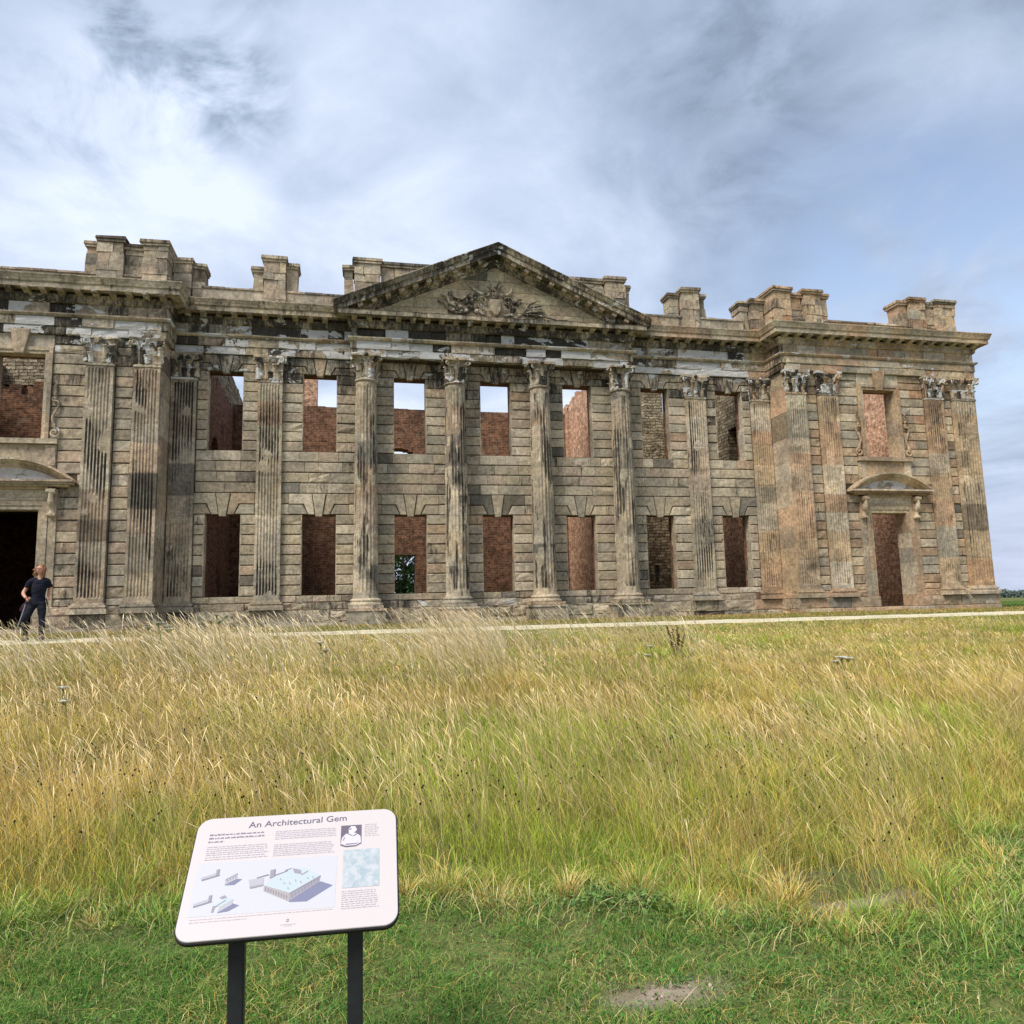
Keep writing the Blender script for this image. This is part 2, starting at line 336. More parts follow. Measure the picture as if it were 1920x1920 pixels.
class Frame:      # wall frame: o + u*a + n*out, z up
    def __init__(s, o, u, n): s.o = Vector((*o, 0)); s.u = Vector((*u, 0)); s.n = Vector((*n, 0))
    def P(s, a, out, z): q = s.o + s.u*a + s.n*out; return (q.x, q.y, z)
F0 = Frame((0, 0), (1, 0), (0, -1)); FP = Frame((0, PF), (1, 0), (0, -1)); FE = Frame((0, -.38), (1, 0), (0, -1))
STONES = []      # (size key, name, mb) candidates, sorted later
def stone(fr, a0, a1, z0, z1, out=.0, depth=.14, cham=.014, gap=.0025, er=.006, tn=None, soot=0., nx=3, nz_=2, key=None, name='stone_block', jit=True, extra=0):
    """one ashlar block: uneven face, chamfered edge, sides; no back"""
    a0 += gap; a1 -= gap; mb = MB(); vs = []
    sd = random.random()*100; dz = extra
    for j in range(nz_+1):
        for i in range(nx+1):
            a = a0+cham+(a1-a0-2*cham)*i/nx; z = z0+cham+dz*0+(z1-z0-2*cham)*j/nz_
            edge = (i in (0, nx)) or (j in (0, nz_))
            e = er*(noise.noise(Vector((a*4+sd, z*6, sd)))*1.2+.3)
            if edge: e += abs(noise.noise(Vector((a*7, z*7, sd))))*er*1.6
            vs.append(fr.P(a+random.uniform(-.3, .3)*er, out-e, z+random.uniform(-.3, .3)*er))
    W = nx+1; H = nz_+1
    fs = [(j*W+i, j*W+i+1, (j+1)*W+i+1, (j+1)*W+i) for j in range(nz_) for i in range(nx)]
    ring = [i for i in range(W)] + [j*W+W-1 for j in range(1, H)] + [(H-1)*W+i for i in range(W-2, -1, -1)] + [j*W for j in range(H-2, 0, -1)]
    b = len(vs)
    ex = [(a0, z0), (a1, z0), (a1, z1), (a0, z1)]
    for q, dd in ((0, cham*1.1), (1, depth)):
        for (a, z) in ex: vs.append(fr.P(a, out-dd, z))
    # corners of the ring indices
    cr = [0, W-1, (H-1)*W+W-1, (H-1)*W]
    sides = [[i for i in range(W)], [j*W+W-1 for j in range(H)], [(H-1)*W+i for i in range(W-1, -1, -1)], [j*W for j in range(H-1, -1, -1)]]
    for k in range(4):
        p0 = b+k; p1 = b+(k+1) % 4; fs.append(tuple([p0, p1] + sides[k][::-1]))
        fs.append((p0, b+4+k, b+4+(k+1) % 4, p1))
    mb.add(vs, fs, tn or tint(a0), soot)
    if key is None: key = (a1-a0)*(z1-z0)/(1+((a0+4.7)**2)/500)
    STONES.append((key, name, mb)); return mb
def inset(poly, c):
    n = len(poly); o = []
    for i in range(n):
        p0, p1, p2 = Vector(poly[i-1]), Vector(poly[i]), Vector(poly[(i+1) % n])
        d1 = (p1-p0).normalized(); d2 = (p2-p1).normalized(); n1 = Vector((-d1.y, d1.x)); n2 = Vector((-d2.y, d2.x))
        k = 1+n1.dot(n2); o.append(p1 + (n1+n2)*(c/max(k, .3)))
    return o
def pstone(fr, poly, out=.0, depth=.14, cham=.014, tn=None, soot=0., name='lintel_stone', key=None, mbx=None):
    """polygonal block (ccw poly in a,z)"""
    mb = mbx or MB(); q = inset(poly, .0025); f = inset(poly, cham+.0025); n = len(poly)
    vs = [fr.P(p[0], out, p[1]) for p in f] + [fr.P(p[0], out-cham, p[1]) for p in q] + [fr.P(p[0], out-depth, p[1]) for p in q]
    fs = [tuple(range(n))] + [(n+i, n+(i+1) % n, (i+1) % n, i) for i in range(n)] + [(2*n+i, 2*n+(i+1) % n, n+(i+1) % n, n+i) for i in range(n)]
    mb.add(vs, fs, tn or tint(poly[0][0], dark=.03), soot)
    if mbx is None: STONES.append((key or .5, name, mb))
    return mb

def zone(x, z):    # soot / white propensity for wall faces
    up_ = sm(6.6, 8.0, z)
    s = .30*up_ + .16*sm(1.0, -.4, z); w = .45*up_
    if x > 9.6: s *= .35; w *= .3
    return s, w
def courses(fr, spans_fn, x0, x1, wmax=.85, zs=Z0, gapz=.030):
    for k in range(len(zs)-1):
        za, zb = zs[k], zs[k+1]; zm = (za+zb)/2
        for (a, b) in spans_fn(zm):
            L_ = b-a
            if L_ < .06: continue
            n = max(1, round(L_/(.62*random.uniform(.8, 1.35)))) if L_ > wmax else 1
            cuts = [a] + sorted(a+L_*(i+random.uniform(-.22, .22))/n for i in range(1, n)) + [b]
            for i in range(n):
                s, w = zone((cuts[i]+cuts[i+1])/2, zm)
                worn = random.random() < .10
                stone(fr, cuts[i], cuts[i+1], za+gapz/2+random.uniform(-.003, .003), zb-gapz/2, out=random.uniform(-.004, .006)-(.03 if random.random() < .03 else 0), cham=.016 if not worn else .03,
                      er=.007 if not worn else .03, tn=tint(cuts[i], w*random.uniform(0, 1.3), .07), soot=s+random.uniform(-.26, .22), nx=3 if L_ > .3 else 2)
def minus(spans, cuts):
    for c0, c1 in cuts:
        o = []
        for a, b in spans:
            if c1 <= a or c0 >= b: o.append((a, b)); continue
            if c0 > a: o.append((a, c0))
            if c1 < b: o.append((c1, b))
        spans = o
    return spans
LT, LT2, LT3 = Z0[10], Z0[11], Z0[9]
zc1 = 3.107+(5.134-3.107)/6; zc2 = 3.107+2*(5.134-3.107)/6
def rec_spans(z):
    s = [(-PX+.02, PX-.02)]
    cuts = [(x-.36, x+.36) for x in PILX] + [(-PX, -9.5), (9.5, PX)] + [(x-.15, x+.15) for x in COLX]
    for c in WC:
        if .57 < z < 3.107 or 5.134 < z < 7.684: cuts.append((c-WW, c+WW))
        if 3.107 < z < zc2 or z > 7.684: cuts.append((c-.93, c+.93))
    return minus(s, cuts)
courses(F0, rec_spans, -PX, PX)
for c in WC:        # flat arches with dropped keystone and stepped voussoirs
    for (za, zb, zd) in ((3.107, zc1, zc2), (7.684, 7.95, 8.22)):
        g = .013; s, w = zone(c, zb); kw = dict(out=.006, soot=s)
        key = [(c-.10, za-.07), (c+.10, za-.07), (c+.21, zd-g), (c-.21, zd-g)]
        pstone(F0, key, out=.035, soot=s, tn=tint(c, w), name='keystone')
        for sg in (-1, 1):
            def m(pl):
                q = [(c+sg*a, z) for a, z in pl]; return q if sg > 0 else q[::-1]
            # voussoir: slanted in the lower course, runs out to the pier in the upper course
            pstone(F0, m([(.125, za), (.33, za), (.50, zb-g), (.93, zb+g), (.93, zd-g), (.235, zd-g)]) if False else m([(.125, za), (.32, za), (.47, zb), (.93, zb), (.93, zd-g), (.23, zd-g)]), soot=s, tn=tint(c, w), out=.004)
            pstone(F0, m([(.35, za+g), (.93, za+g), (.93, zb-g*2), (.50, zb-g*2)]), soot=s, tn=tint(c, w), out=.0)
def pav_spans(z):
    o = []
    for sg in (-1, 1):
        s = [(PX+.01, EX-.01)]
        cuts = [(10.3, 11.08), (11.55, 12.35), (16.0, 16.8), (17.2, EX)]
        if z < 3.75: cuts.append((12.93, 15.27))
        if 3.75 <= z < 4.05: cuts.append((12.45, 15.75))
        if 4.05 <= z < 4.98: cuts.append((13.0, 15.2))
        if 4.98 <= z < 8.22: cuts.append((PC-.87, PC+.87))
        s = minus(s, cuts)
        o += s if sg > 0 else [(-b, -a) for a, b in s]
    return [q for q in o if q[1] > -15.5]
courses(FP, pav_spans, 0, 0, wmax=.9)

# cores behind the ashlar: dark joints in front, brick inside; openings left open
CORE = MB()
JT = (.115, .095, .072, 0); BR = 1
def core_wall(fr, x0, x1, opens, z0, z1, t0=-.045, t1=-.24, t2=-.52):
    """split a wall with rectangular openings into boxes (stone leaf + brick leaf)"""
    xs = sorted(set([x0, x1] + [v for o in opens for v in o[:2]])); 
    for a, b in zip(xs[:-1], xs[1:]):
        ops = sorted([(o[2], o[3]) for o in opens if o[0] <= a+1e-6 and o[1] >= b-1e-6])
        z = z0
        for (p, q) in ops + [(z1, z1)]:
            if p > z+1e-6:
                for (ta, tb, mi, tn) in ((t0, t1, 0, JT), (t1, t2, 1, (.3, .12, .08, 0))):
                    c = [fr.P(a, ta, z), fr.P(b, tb, p)]
                    CORE.box(a, b, c[0][1], c[1][1], z, p, tn, .1, mi)
            z = q
core_wall(F0, -PX+.0, PX, [(c-WW, c+WW, .57, 3.107) for c in WC] + [(c-WW, c+WW, 5.134, 7.684) for c in WC], -.6, 9.75)
for sg in (-1, 1):
    a, b = (PX+.06, EX-.05) if sg > 0 else (-EX+.05, -PX-.06)
    core_wall(FP, a, b, [(sg*PC-DW, sg*PC+DW, -.22, 3.10), (sg*PC-WPW, sg*PC+WPW, 5.12, 7.64)], -.6, 9.75)
# return walls of the pavilions and the outer end walls
for sg in (-1, 1):
    x = sg*(PX+.045); CORE.box(min(x, x+sg*.5), max(x, x+sg*.5), PF+.055, .05, -.6, 9.74, JT, .1, 0)
CORE.build('wall_core', [STONE, BRICK], HALL)
for c in WC:
    for (za, zb) in ((.57, 3.107), (5.134, 7.684)):
        for q in (-1, 1):
            mb = MB(); z = za
            while z < zb-.01:
                z2 = min(zb, z+random.uniform(.3, .65)); a, b = sorted((c+q*(WW-.007), c+q*(WW+.02))); mb.box(a, b, .016, random.uniform(.24, .42), z+.002, z2-.003, tint(c, .05, .0), random.uniform(-.1, .1)); z = z2
            mb.build('window_reveal', STONE, HALL)
# smooth ashlar on the returns beside the recess (light stone, with a dark open joint)
for sg in (-1, 1):
    fr = Frame((sg*PX, PF), (0, 1), (-sg, 0)); z = .35
    while z < 8.2:
        h = random.uniform(.5, 1.1); z2 = min(8.22, z+h)
        stone(fr, .02, 1.03, z, z2, out=0, cham=.006, er=.01, tn=tint(sg*10, .1), soot=.12 if sg < 0 else .05, nx=3, gap=.0); z = z2

# pieces of wall above / round pavilion openings
def pavilion_openings():
    for sg in (-1, 1):
        c = sg*PC
        s = .08 if sg < 0 else -.05
        D = holder('door_surround', HALL)
        def tn(w=0.): return tint(c+4*sg, w, 0.)
        # architrave of the door: moulded frame, two steps
        mb = MB()
        for (w0, w1, o) in ((DW-.009, DW+.10, .02), (DW+.10, DW+.24, .05)):
            for q in (-1, 1):
                a, b = sorted((c+q*w0, c+q*w1)); zt = 3.10 + (w1-DW)
                z = -.38
                while z < zt-.01:
                    z2 = min(zt, z+random.uniform(.5, .9)); mb.box(a, b, PF-o, PF+(.53 if w0 < DW else .20), z, z2-.004, tn(), s*.3); z = z2
            mb.box(c-w0+.002, c+w0-.002, PF-o+.002, PF+.35, 3.10+w0-DW+.001, 3.10+w1-DW, tn(), s)
        mb.build('architrave', STONE, D)
        # outer pilaster strips that carry the consoles
        for q in (-1, 1):
            mb = MB(); a, b = sorted((c+q*(DW+.25), c+q*(DW+.46))); mb.box(a, b, PF-.03, PF+.2, -.38, 3.0, tn(), s+.05)
            mb.build('jamb_strip', STONE, D)
        for q in (-1, 1):   # scrolled consoles
            mb = MB(); a = c+q*(DW+.355); pts = []
            for i in range(13):
                t = i/12; pts.append((a, PF-.12-.09*math.sin(t*math.pi*1.5+.4)*(1-t*.3), 3.62-.72*t))
            mb.tube(pts, [.085+.02*math.cos(i*1.1) for i in range(13)], 8, tn(), s, flat=1.1)
            mb.tube([(a-.12, PF-.20, 3.58), (a+.12, PF-.20, 3.58)], .085, 10, tn(), s); mb.tube([(a-.105, PF-.10, 2.93), (a+.105, PF-.10, 2.93)], .055, 8, tn(), s)
            mb.box(a-.11, a+.11, PF-.09, PF+.1, 2.9, 3.66, tn(), s); mb.build('console', STONE, D)
        mb = MB(); mb.box(c-DW-.235, c+DW+.235, PF-.06, PF+.1, 3.345, 3.42, tn(), s); mb.box(c-DW-.235, c+DW+.235, PF-.035, PF+.1, 3.42, 3.66, tn(.2), s)
        mb.box(c-DW-.23, c+DW+.23, PF-.10, PF+.1, 3.662, 3.72, tn(), s)
        mb.build('frieze_panel', STONE, D)
        # hood: level cornice and segmental arch
        mb = MB(); hw = 1.66
        for (w, o, z0, z1) in ((hw-.16, .20, 3.725, 3.78), (hw-.06, .30, 3.78, 3.84), (hw, .36, 3.84, 3.90)): mb.box(c-w, c+w, PF-o, PF+.1, z0, z1-.001, tn(.2), s)
        mb.build('hood_cornice', STONE, D)
        rise = .62; rad = (hw*hw+rise*rise)/(2*rise); zc = 3.90+rise-rad; th = math.asin(hw/rad); mb = MB(); n = 26
        prof = [(.0, -.0), (.36, .0), (.36, -.06), (.30, -.075), (.26, -.13), (.16, -.15), (.14, -.20), (.07, -.22), (.05, -.26), (0, -.26)]
        vs = []; cl = []
        tcur = tn(.2)
        for i in range(n+1):
            t = -th+2*th*i/n
            if i % 5 == 0: tcur = tn(.2)
            for (o, dr) in prof:
                r_ = rad+dr+.0; x = c+r_*math.sin(t); z = max(zc+r_*math.cos(t), 3.902); vs.append((x, PF-o-.004*nz3(x, z, o, 7), z)); cl.append(tcur)
        k = len(prof); fs = [(i*k+j, i*k+(j+1), (i+1)*k+j+1, (i+1)*k+j) for i in range(n) for j in range(k-1)]
        mb.add(vs, fs, cl, s); mb.build('hood_arch', STONE, D)
        mb = MB(); vs = [(c, PF-.05, 3.905)]; r_ = rad-.25
        for i in range(n+1):
            t = -th+2*th*i/n; z = zc+r_*math.cos(t); vs.append((c+r_*math.sin(t), PF-.05, max(z, 3.906)))
        mb.add(vs, [(0, i+2, i+1) for i in range(n)], tn(.9), -.1); mb.build('hood_tympanum', STONE, D)
        # apron between hood and window
        mb = MB(); mb.box(c-1.09, c+1.09, PF-.012, PF+.1, 3.92, 4.96, tn(), s); mb.box(c-1.07, c-.80, PF-.05, PF+.05, 4.35, 4.95, tn(), s); mb.box(c+.80, c+1.07, PF-.05, PF+.05, 4.35, 4.95, tn(), s)
        mb.build('apron', STONE, D)
        # window surround
        W = holder('window_surround', HALL); mb = MB()
        mb.box(c-1.12, c+1.12, PF-.13, PF+.5, 4.97, 5.115, tn(), s); mb.build('sill', STONE, W)
        mb = MB()
        for (w0, w1, o) in ((WPW-.009, WPW+.09, .025), (WPW+.09, WPW+.19, .055)):
            for q in (-1, 1):
                a, b = sorted((c+q*w0, c+q*w1)); zt = 7.64+(w1-WPW); z = 5.118
                while z < zt-.01:
                    z2 = min(zt, z+random.uniform(.5, .95)); mb.box(a, b, PF-o, PF+(.53 if w0 < WPW else .20), z, z2-.004, tn(), s*.3); z = z2
            mb.box(c-w0+.002, c+w0-.002, PF-o+.002, PF+.32, 7.64+w0-WPW+.001, 7.64+w1-WPW, tn(), s)
        mb.box(c-.865, c+.865, PF-.0, PF+.1, 7.835, 8.215, tn(), s)
        mb.build('architrave', STONE, W)
        mb = MB(); pstone(FP, [(c-.12, 7.60), (c+.12, 7.60), (c+.27, 8.34), (c-.27, 8.34)], out=.12, depth=.2, tn=tn(), mbx=mb); mb.build('keystone', STONE, W)
        for q in (-1, 1):   # long carved scroll hanging beside the frame
            mb = MB(); pts = []; rr = []
            x0 = c+q*1.0
            for i in range(16):   # lower curl
                t = i/15; an = math.pi*.5+t*math.pi*2.6; r_ = .03+.115*(1-t)**.7 if i else .145; pts.append((x0+q*.02+q*r_*math.cos(an)*-1, PF-.06, 5.30+r_*math.sin(an)))
            pts = pts[::-1]
            for i in range(1, 12):
                t = i/11; pts.append((x0+q*(.02+.075*math.sin(t*math.pi*1.9+2.6)), PF-.06, 5.45+t*.78))
            for i in range(1, 9):
                t = i/8; an = math.pi*1.5-t*math.pi*1.9; r_ = .07*(1-t*.75); pts.append((x0-q*.02+q*r_*math.cos(an), PF-.06, 6.29+r_*math.sin(an)))
            mb.tube(pts, [.028+.014*math.sin(i*.55)**2 for i in range(len(pts))], 6, tn(.25), s+.15)
            for i in range(5): mb.tube([(x0+q*.0, PF-.03, 6.35+.09*i), (x0+q*random.uniform(-.06, .06), PF-.09, 6.42+.09*i)], [.05, .02], 5, tn(.2), s+.2)
            mb.build('scroll', STONE, W)
pavilion_openings()

# ------------------------------------------------------------------ orders: columns and pilasters
def band_tints(x, z0, z1, white=0.):
    out = []; z = z0
    while z < z1: out.append((z, tint(x, white, .04))); z += random.uniform(.45, 1.3)
    return out
def pick(bt, z):
    r_ = bt[0][1]
    for zz, c in bt:
        if z >= zz: r_ = c
    return r_
def column_shaft(x, y, seed):
    mb = MB(); nfl = 20; per = 6; n = nfl*per; rings = 110; z0, z1 = .42, 7.33; vs = []; cl = []; st = []
    bt = [(z, tint(x, .05, .05)) for z in np.arange(z0, z1, 1.05)]
    ex = [(z, tint(x, .05, .1)) for z in np.arange(z0, z1, .33)]
    for j in range(rings+1):
        t = j/rings; z = z0+(z1-z0)*t; R_ = .385-.055*t**1.6
        if t < .015: R_ += .03*(1-t/.015)
        jn = min(abs(z-q[0]) for q in bt[1:]); groove = .008 if jn < .018 else 0
        for k in range(n):
            a = 2*math.pi*k/n; ph = (k % per)/per; cx, cy = math.cos(a), math.sin(a)
            m = nz3(cx*1.3+seed*9, cy*1.3, z*.8+seed*5, 1.0)+.35*nz3(cx*3+seed, cy*3, z*3.1, 1.)
            keep = sm(-.5, -.34, m)*(1 if .03 < t < .975 else 0)       # worn or patched-in stretches have lost their flutes
            fl = math.sin(ph*math.pi)**.7*.042*keep
            w = .012*nz3(cx*2, cy*2+seed*3, z*2.2, 1)+.006*nz3(cx*9, cy*9+seed, z*9, 1)
            chip = max(0, nz3(cx*2.1+seed, cy*2.1, z*1.4+40, 1)-.38)*.22
            r_ = R_-fl-groove+w-chip*(1-.6*math.sin(ph*math.pi)); vs.append((x+r_*cx, y+r_*cy, z))
            c = pick(bt, z); 
            if nz3(cx*1.1+seed*2, cy*1.1, z*.0+math.floor(z/.33)*.7, 1) > .18: c = pick(ex, z)
            if abs(cx) > .9 and False: c = c
            cl.append(c)
            so_ = (.32*sm(-.12, .25, nz3(cx*1.1+seed*4, cy*1.1, z*.55+seed, 1))+ .10) * (1 if fl > .018 else .18)
            so_ += .07*sm(.15, .4, nz3(cx*1.5+seed*7, cy*1.5, z*.9+seed, 1))
            st.append(so_)
    fs = [(j*n+k, j*n+(k+1) % n, (j+1)*n+(k+1) % n, (j+1)*n+k) for j in range(rings) for k in range(n)]
    mb.add(vs, fs, cl, st); return mb
def pilaster_shaft(xa, xb, yf, depth, seed, sides=True):
    """flat fluted pilaster; yf = front plane y"""
    mb = MB(); W = xb-xa; nf = 7; per = 6; marg = .065; fw_ = (W-2*marg)/nf; rings = 110; z0, z1 = .43, 7.33
    offs = [(0, depth), (0, .0)]
    for i in range(nf):
        for k in range(per): 
            ph = k/per; offs.append((marg+fw_*(i+.06+.88*ph), -1 if k else 0) if k else (marg+fw_*(i+.06), 0))
    prof = [(0., 'b'), (0., 'e')] + [(marg+fw_*(i+ph), math.sin((ph-.12)/.76*math.pi)**.7 if .12 < ph < .88 else 0.) for i in range(nf) for ph in (0., .12, .25, .5, .75, .879)] + [(W, 'e'), (W, 'b')]
    n = len(prof); vs = []; cl = []; st = []; xm = (xa+xb)/2
    bt = []; z = z0
    while z < z1: bt.append((z, tint(xm, .05, .06))); z += random.uniform(.5, 1.15)
    for j in range(rings+1):
        t = j/rings; z = z0+(z1-z0)*t; tp = .012*t
        jn = min([abs(z-q[0]) for q in bt[1:]]+[9]); groove = .008 if jn < .018 else 0
        for (a, d) in prof:
            x = xa+tp+a*(W-2*tp)/W; m = nz3(x*1.6+seed*3, seed, z*.9, 1)+.35*nz3(x*3+seed, 4, z*3, 1)
            keep = sm(-.45, -.3, m)*(1 if .02 < t < .985 else 0)
            if d == 'b': y = yf+depth; fl = 0
            elif d == 'e': y = yf+groove+.015*abs(nz3(x*3, z*2, seed, 1.5)); fl = 0
            else:
                fl = d*.036*keep; y = yf+fl+groove+.008*nz3(x*3, z*2.2, seed, 1)+max(0, nz3(x*1.5+seed, z*1.4, 40, 1)-.36)*.18
            ww = 0 if d in ('b',) else .006*nz3(x, z*4, seed, 1)
            vs.append((x+(ww if a in (0., W) else 0), y, z)); cl.append(pick(bt, z) if nz3(math.floor(x*3)*1.7, seed, math.floor(z/.6)*1.3, 1) < .2 else tuple(q*.8 for q in pick(bt, z)[:3])+(.1,))
            so_ = (.32*sm(-.12, .25, nz3(x*.9+seed*4, 2, z*.5+seed, 1))+.10)*(1 if fl > .015 else .16)+.14*sm(.15, .4, nz3(x+seed*7, 1, z*.9, 1))
            if xm > 9.6: so_ *= .55
            st.append(so_)
    fs = [(j*n+k, j*n+k+1, (j+1)*n+k+1, (j+1)*n+k) for j in range(rings) for k in range(n-1)]
    mb.add(vs, fs, cl, st); return mb
def leaf(mb, base, outd, h, w, curl, tn, soot):
    """acanthus leaf: a thick tapering strip that curls outward"""
    o = Vector(base); n = Vector((*outd, 0)); s = Vector((-outd[1], outd[0], 0)); up_ = Vector((0, 0, 1)); vs = []; seg = 7
    for i in range(seg+1):
        t = i/seg; out = .02+.03*t+curl*max(0, t-.5)**1.6*3.0; zz = h*min(t, .86)/.86*1.0 - max(0, t-.82)*h*.55
        ww = w*(1-.25*t)*(1 if i % 2 else .82)*(1 if t < .95 else .5)
        p = o+n*out+up_*zz; m = .022
        vs += [p-s*ww-n*.012, p+n*m, p+s*ww-n*.012, p-n*.03]
    fs = [(i*4+k, i*4+(k+1) % 4, (i+1)*4+(k+1) % 4, (i+1)*4+k) for i in range(seg) for k in range(4)] + [(0, 1, 2, 3), (seg*4+3, seg*4+2, seg*4+1, seg*4)]
    mb.add(vs, fs, tn, soot)
def volute(mb, cx, cy, cz, d, r_, tn, soot):
    n = Vector((*d, 0)).normalized(); pts = []; rr = []
    for i in range(19):
        t = i/18; a = math.pi*1.15-t*math.pi*3.1; q = r_*(1-t*.86); p = Vector((cx, cy, cz))+n*(q*math.cos(a))+Vector((0, 0, 1))*(q*math.sin(a)); pts.append(p); rr.append(.034*(1-.45*t))
    st = Vector((cx, cy, cz))-n*(r_*1.6)-Vector((0, 0, 1))*r_*2.0
    mb.tube([st, st+n*r_*.25+Vector((0, 0, r_*1.1))]+pts, [.02, .028]+rr, 6, tn, soot)
def capital(x, y, round_, seed, w=.37, depth=.2):
    mb = MB(); rng = random.Random(seed); zb, zt = 7.42, 8.22
    def tn(): return tint(x, rng.uniform(.1, .9), .1, rng)
    def so_(): return rng.uniform(.0, .7)
    if round_:
        mb.lathe([(.35, 7.33), (.375, 7.355), (.375, 7.39), (.34, 7.42), (.325, 7.6), (.33, 7.85), (.38, 8.05), (.43, 8.11)], x, y, 28, tn(), .2)
        for row, (z0, h, cu, k, w_) in enumerate(((7.42, .30, .085, 8, .115), (7.44, .52, .12, 8, .10))):
            for i in range(k):
                a = 2*math.pi*(i+.5*row)/k
                if math.sin(a) > .75: continue
                if rng.random() < .12: continue
                leaf(mb, (x+.325*math.cos(a), y+.325*math.sin(a), z0), (math.cos(a), math.sin(a)), h*rng.uniform(.85, 1.05), w_, cu*rng.uniform(.6, 1.15), tn(), so_())
        for i in range(4):
            a = math.pi/4+i*math.pi/2
            if rng.random() < .1: continue
            for da in (-.11, .11):
                volute(mb, x+.47*math.cos(a+da), y+.47*math.sin(a+da), 8.03, (math.cos(a), math.sin(a)), .095, tn(), so_())
        # abacus with hollow sides
        pts = []
        for i in range(4):
            for q in range(7):
                t = q/6-.5; a = i*math.pi/2+t*math.pi/2; rad_ = (.44+.20*(abs(t)*2)**2.2); pts.append((x+rad_*math.cos(a), y+rad_*math.sin(a)))
        n = len(pts); vs = [(p[0]+rng.uniform(-.015, .015), p[1]+rng.uniform(-.015, .015), 8.115) for p in pts]+[(p[0]*1.0, p[1], 8.2) for p in pts]
        mb.add(vs, [tuple(range(n))[::-1], tuple(range(n, 2*n))]+[(i, (i+1) % n, n+(i+1) % n, n+i) for i in range(n)], tn(), .15)
        for i in range(4):
            a = i*math.pi/2; mb.tube([(x+.44*math.cos(a), y+.44*math.sin(a), 8.13), (x+.52*math.cos(a), y+.52*math.sin(a), 8.17)], [.07, .045], 6, tn(), so_())
    else:
        yf = y; h0 = w
        mb.box(x-h0-.02, x+h0+.02, yf-.02, yf+depth, 7.33, 7.40, tn(), .2)
        prof = [(0., 7.40), (0., 7.75), (.03, 7.98), (.07, 8.11)]
        for (o, za), (o2, zb_) in zip(prof[:-1], prof[1:]):
            mb.add([(x-h0-o, yf-o, za), (x+h0+o, yf-o, za), (x+h0+o2, yf-o2, zb_), (x-h0-o2, yf-o2, zb_), (x-h0-o, yf+depth, za), (x+h0+o, yf+depth, za), (x+h0+o2, yf+depth, zb_), (x-h0-o2, yf+depth, zb_)],
                   [(0, 1, 2, 3), (4, 0, 3, 7), (1, 5, 6, 2)], tn(), .25)
        for (z0, h, cu, xs_, w_) in ((7.41, .30, .085, (-.26, -.0, .26), .115), (7.42, .53, .12, (-.36, -.13, .13, .36), .10)):
            for q in xs_:
                if rng.random() < .12: continue
                leaf(mb, (x+q, yf, z0), (q*.35, -1), h*rng.uniform(.85, 1.05), w_, cu*rng.uniform(.6, 1.15), tn(), so_())
        for sg in (-1, 1):
            leaf(mb, (x+sg*h0, yf+.08, 7.42), (sg, -.1), .34, .08, .07, tn(), so_())
            if rng.random() < .9: volute(mb, x+sg*(h0+.06), yf-.07, 8.02, (sg*.8, -.6), .10, tn(), so_()); volute(mb, x+sg*(h0-.02), yf-.11, 8.02, (sg*.9, -.4), .09, tn(), so_())
            volute(mb, x+sg*.09, yf-.06, 8.03, (-sg, -.15), .055, tn(), so_())
        pts = [(-h0-.14, .12), (-h0-.13, -.14), (-h0+.02, -.13), (-.15, -.06), (.15, -.06), (h0-.02, -.13), (h0+.13, -.14), (h0+.14, .12)]
        n = len(pts); pp = [(x+a, yf+b) for a, b in pts]; vs = [(a, b, 8.115) for a, b in pp]+[(a, b, 8.2) for a, b in pp]
        mb.add(vs, [tuple(range(n))[::-1], tuple(range(n, 2*n))]+[(i, (i+1) % n, n+(i+1) % n, n+i) for i in range(n)], tn(), .15)
        mb.tube([(x, yf-.05, 8.12), (x, yf-.12, 8.17)], [.07, .045], 6, tn(), so_())
    # erode
    v2 = []
    for p in mb.v:
        q = Vector(p); d = noise.noise_vector(q*7+Vector((seed, 0, 0)))*.022 + noise.noise_vector(q*2.4)*.012; v2.append(tuple(q+d) if p[2] > 7.41 and p[2] < 8.19 else p)
    mb.v = v2
    return mb
CY = -.42
for i, x in enumerate(COLX):
    C_ = sub(column_shaft(x, CY, i*1.7+.3).build('column', STONE, HALL, smooth=True), HALL)
    capital(x, CY, True, 11+i).build('capital', STONE, C_)
    mb = MB(); tn_ = tint(x); mb.lathe([(.52, .20), (.535, .235), (.52, .275), (.47, .29), (.455, .325), (.475, .345), (.48, .37), (.46, .40), (.40, .43)], x, CY, 40, tn_, .12)
    mb.box(x-.53, x+.53, CY-.53, .05, .115, .20, tint(x), .2)
    mb.build('base', STONE, C_, smooth=False)
    mb = MB(); z = -.6
    for (za, zb, o) in ((-.6, -.24, .07), (-.24, .04, .06), (.04, .114, .09)):
        mb.box(x-.53-o, x+.53+o, CY-.53-o, .05, za, zb-.006, tint(x, .0, .15), .22, taper=.004)
    mb.build('pedestal', STONE, C_)
def pil(x0, x1, yf, seed, back=.2):
    P_ = sub(pilaster_shaft(x0, x1, yf, back, seed).build('pilaster', STONE, HALL), HALL)
    xm = (x0+x1)/2; capital(xm, yf, False, int(seed*13), w=(x1-x0)/2-.01, depth=back).build('capital', STONE, P_)
    mb = MB(); tn_ = tint(xm)
    for (za, zb, o) in ((.13, .21, .13), (.21, .27, .12), (.27, .315, .065), (.315, .375, .085), (.375, .435, .03)):
        mb.box(x0-o, x1+o, yf-o, yf+back, za, zb-.001, tn_ if za > .2 else tint(xm), .12, taper=.008)
    mb.build('base', STONE, P_)
sd = 1.
for c in PILX: pil(c-.385, c+.385, -.12, sd+.3); sd += 1.3
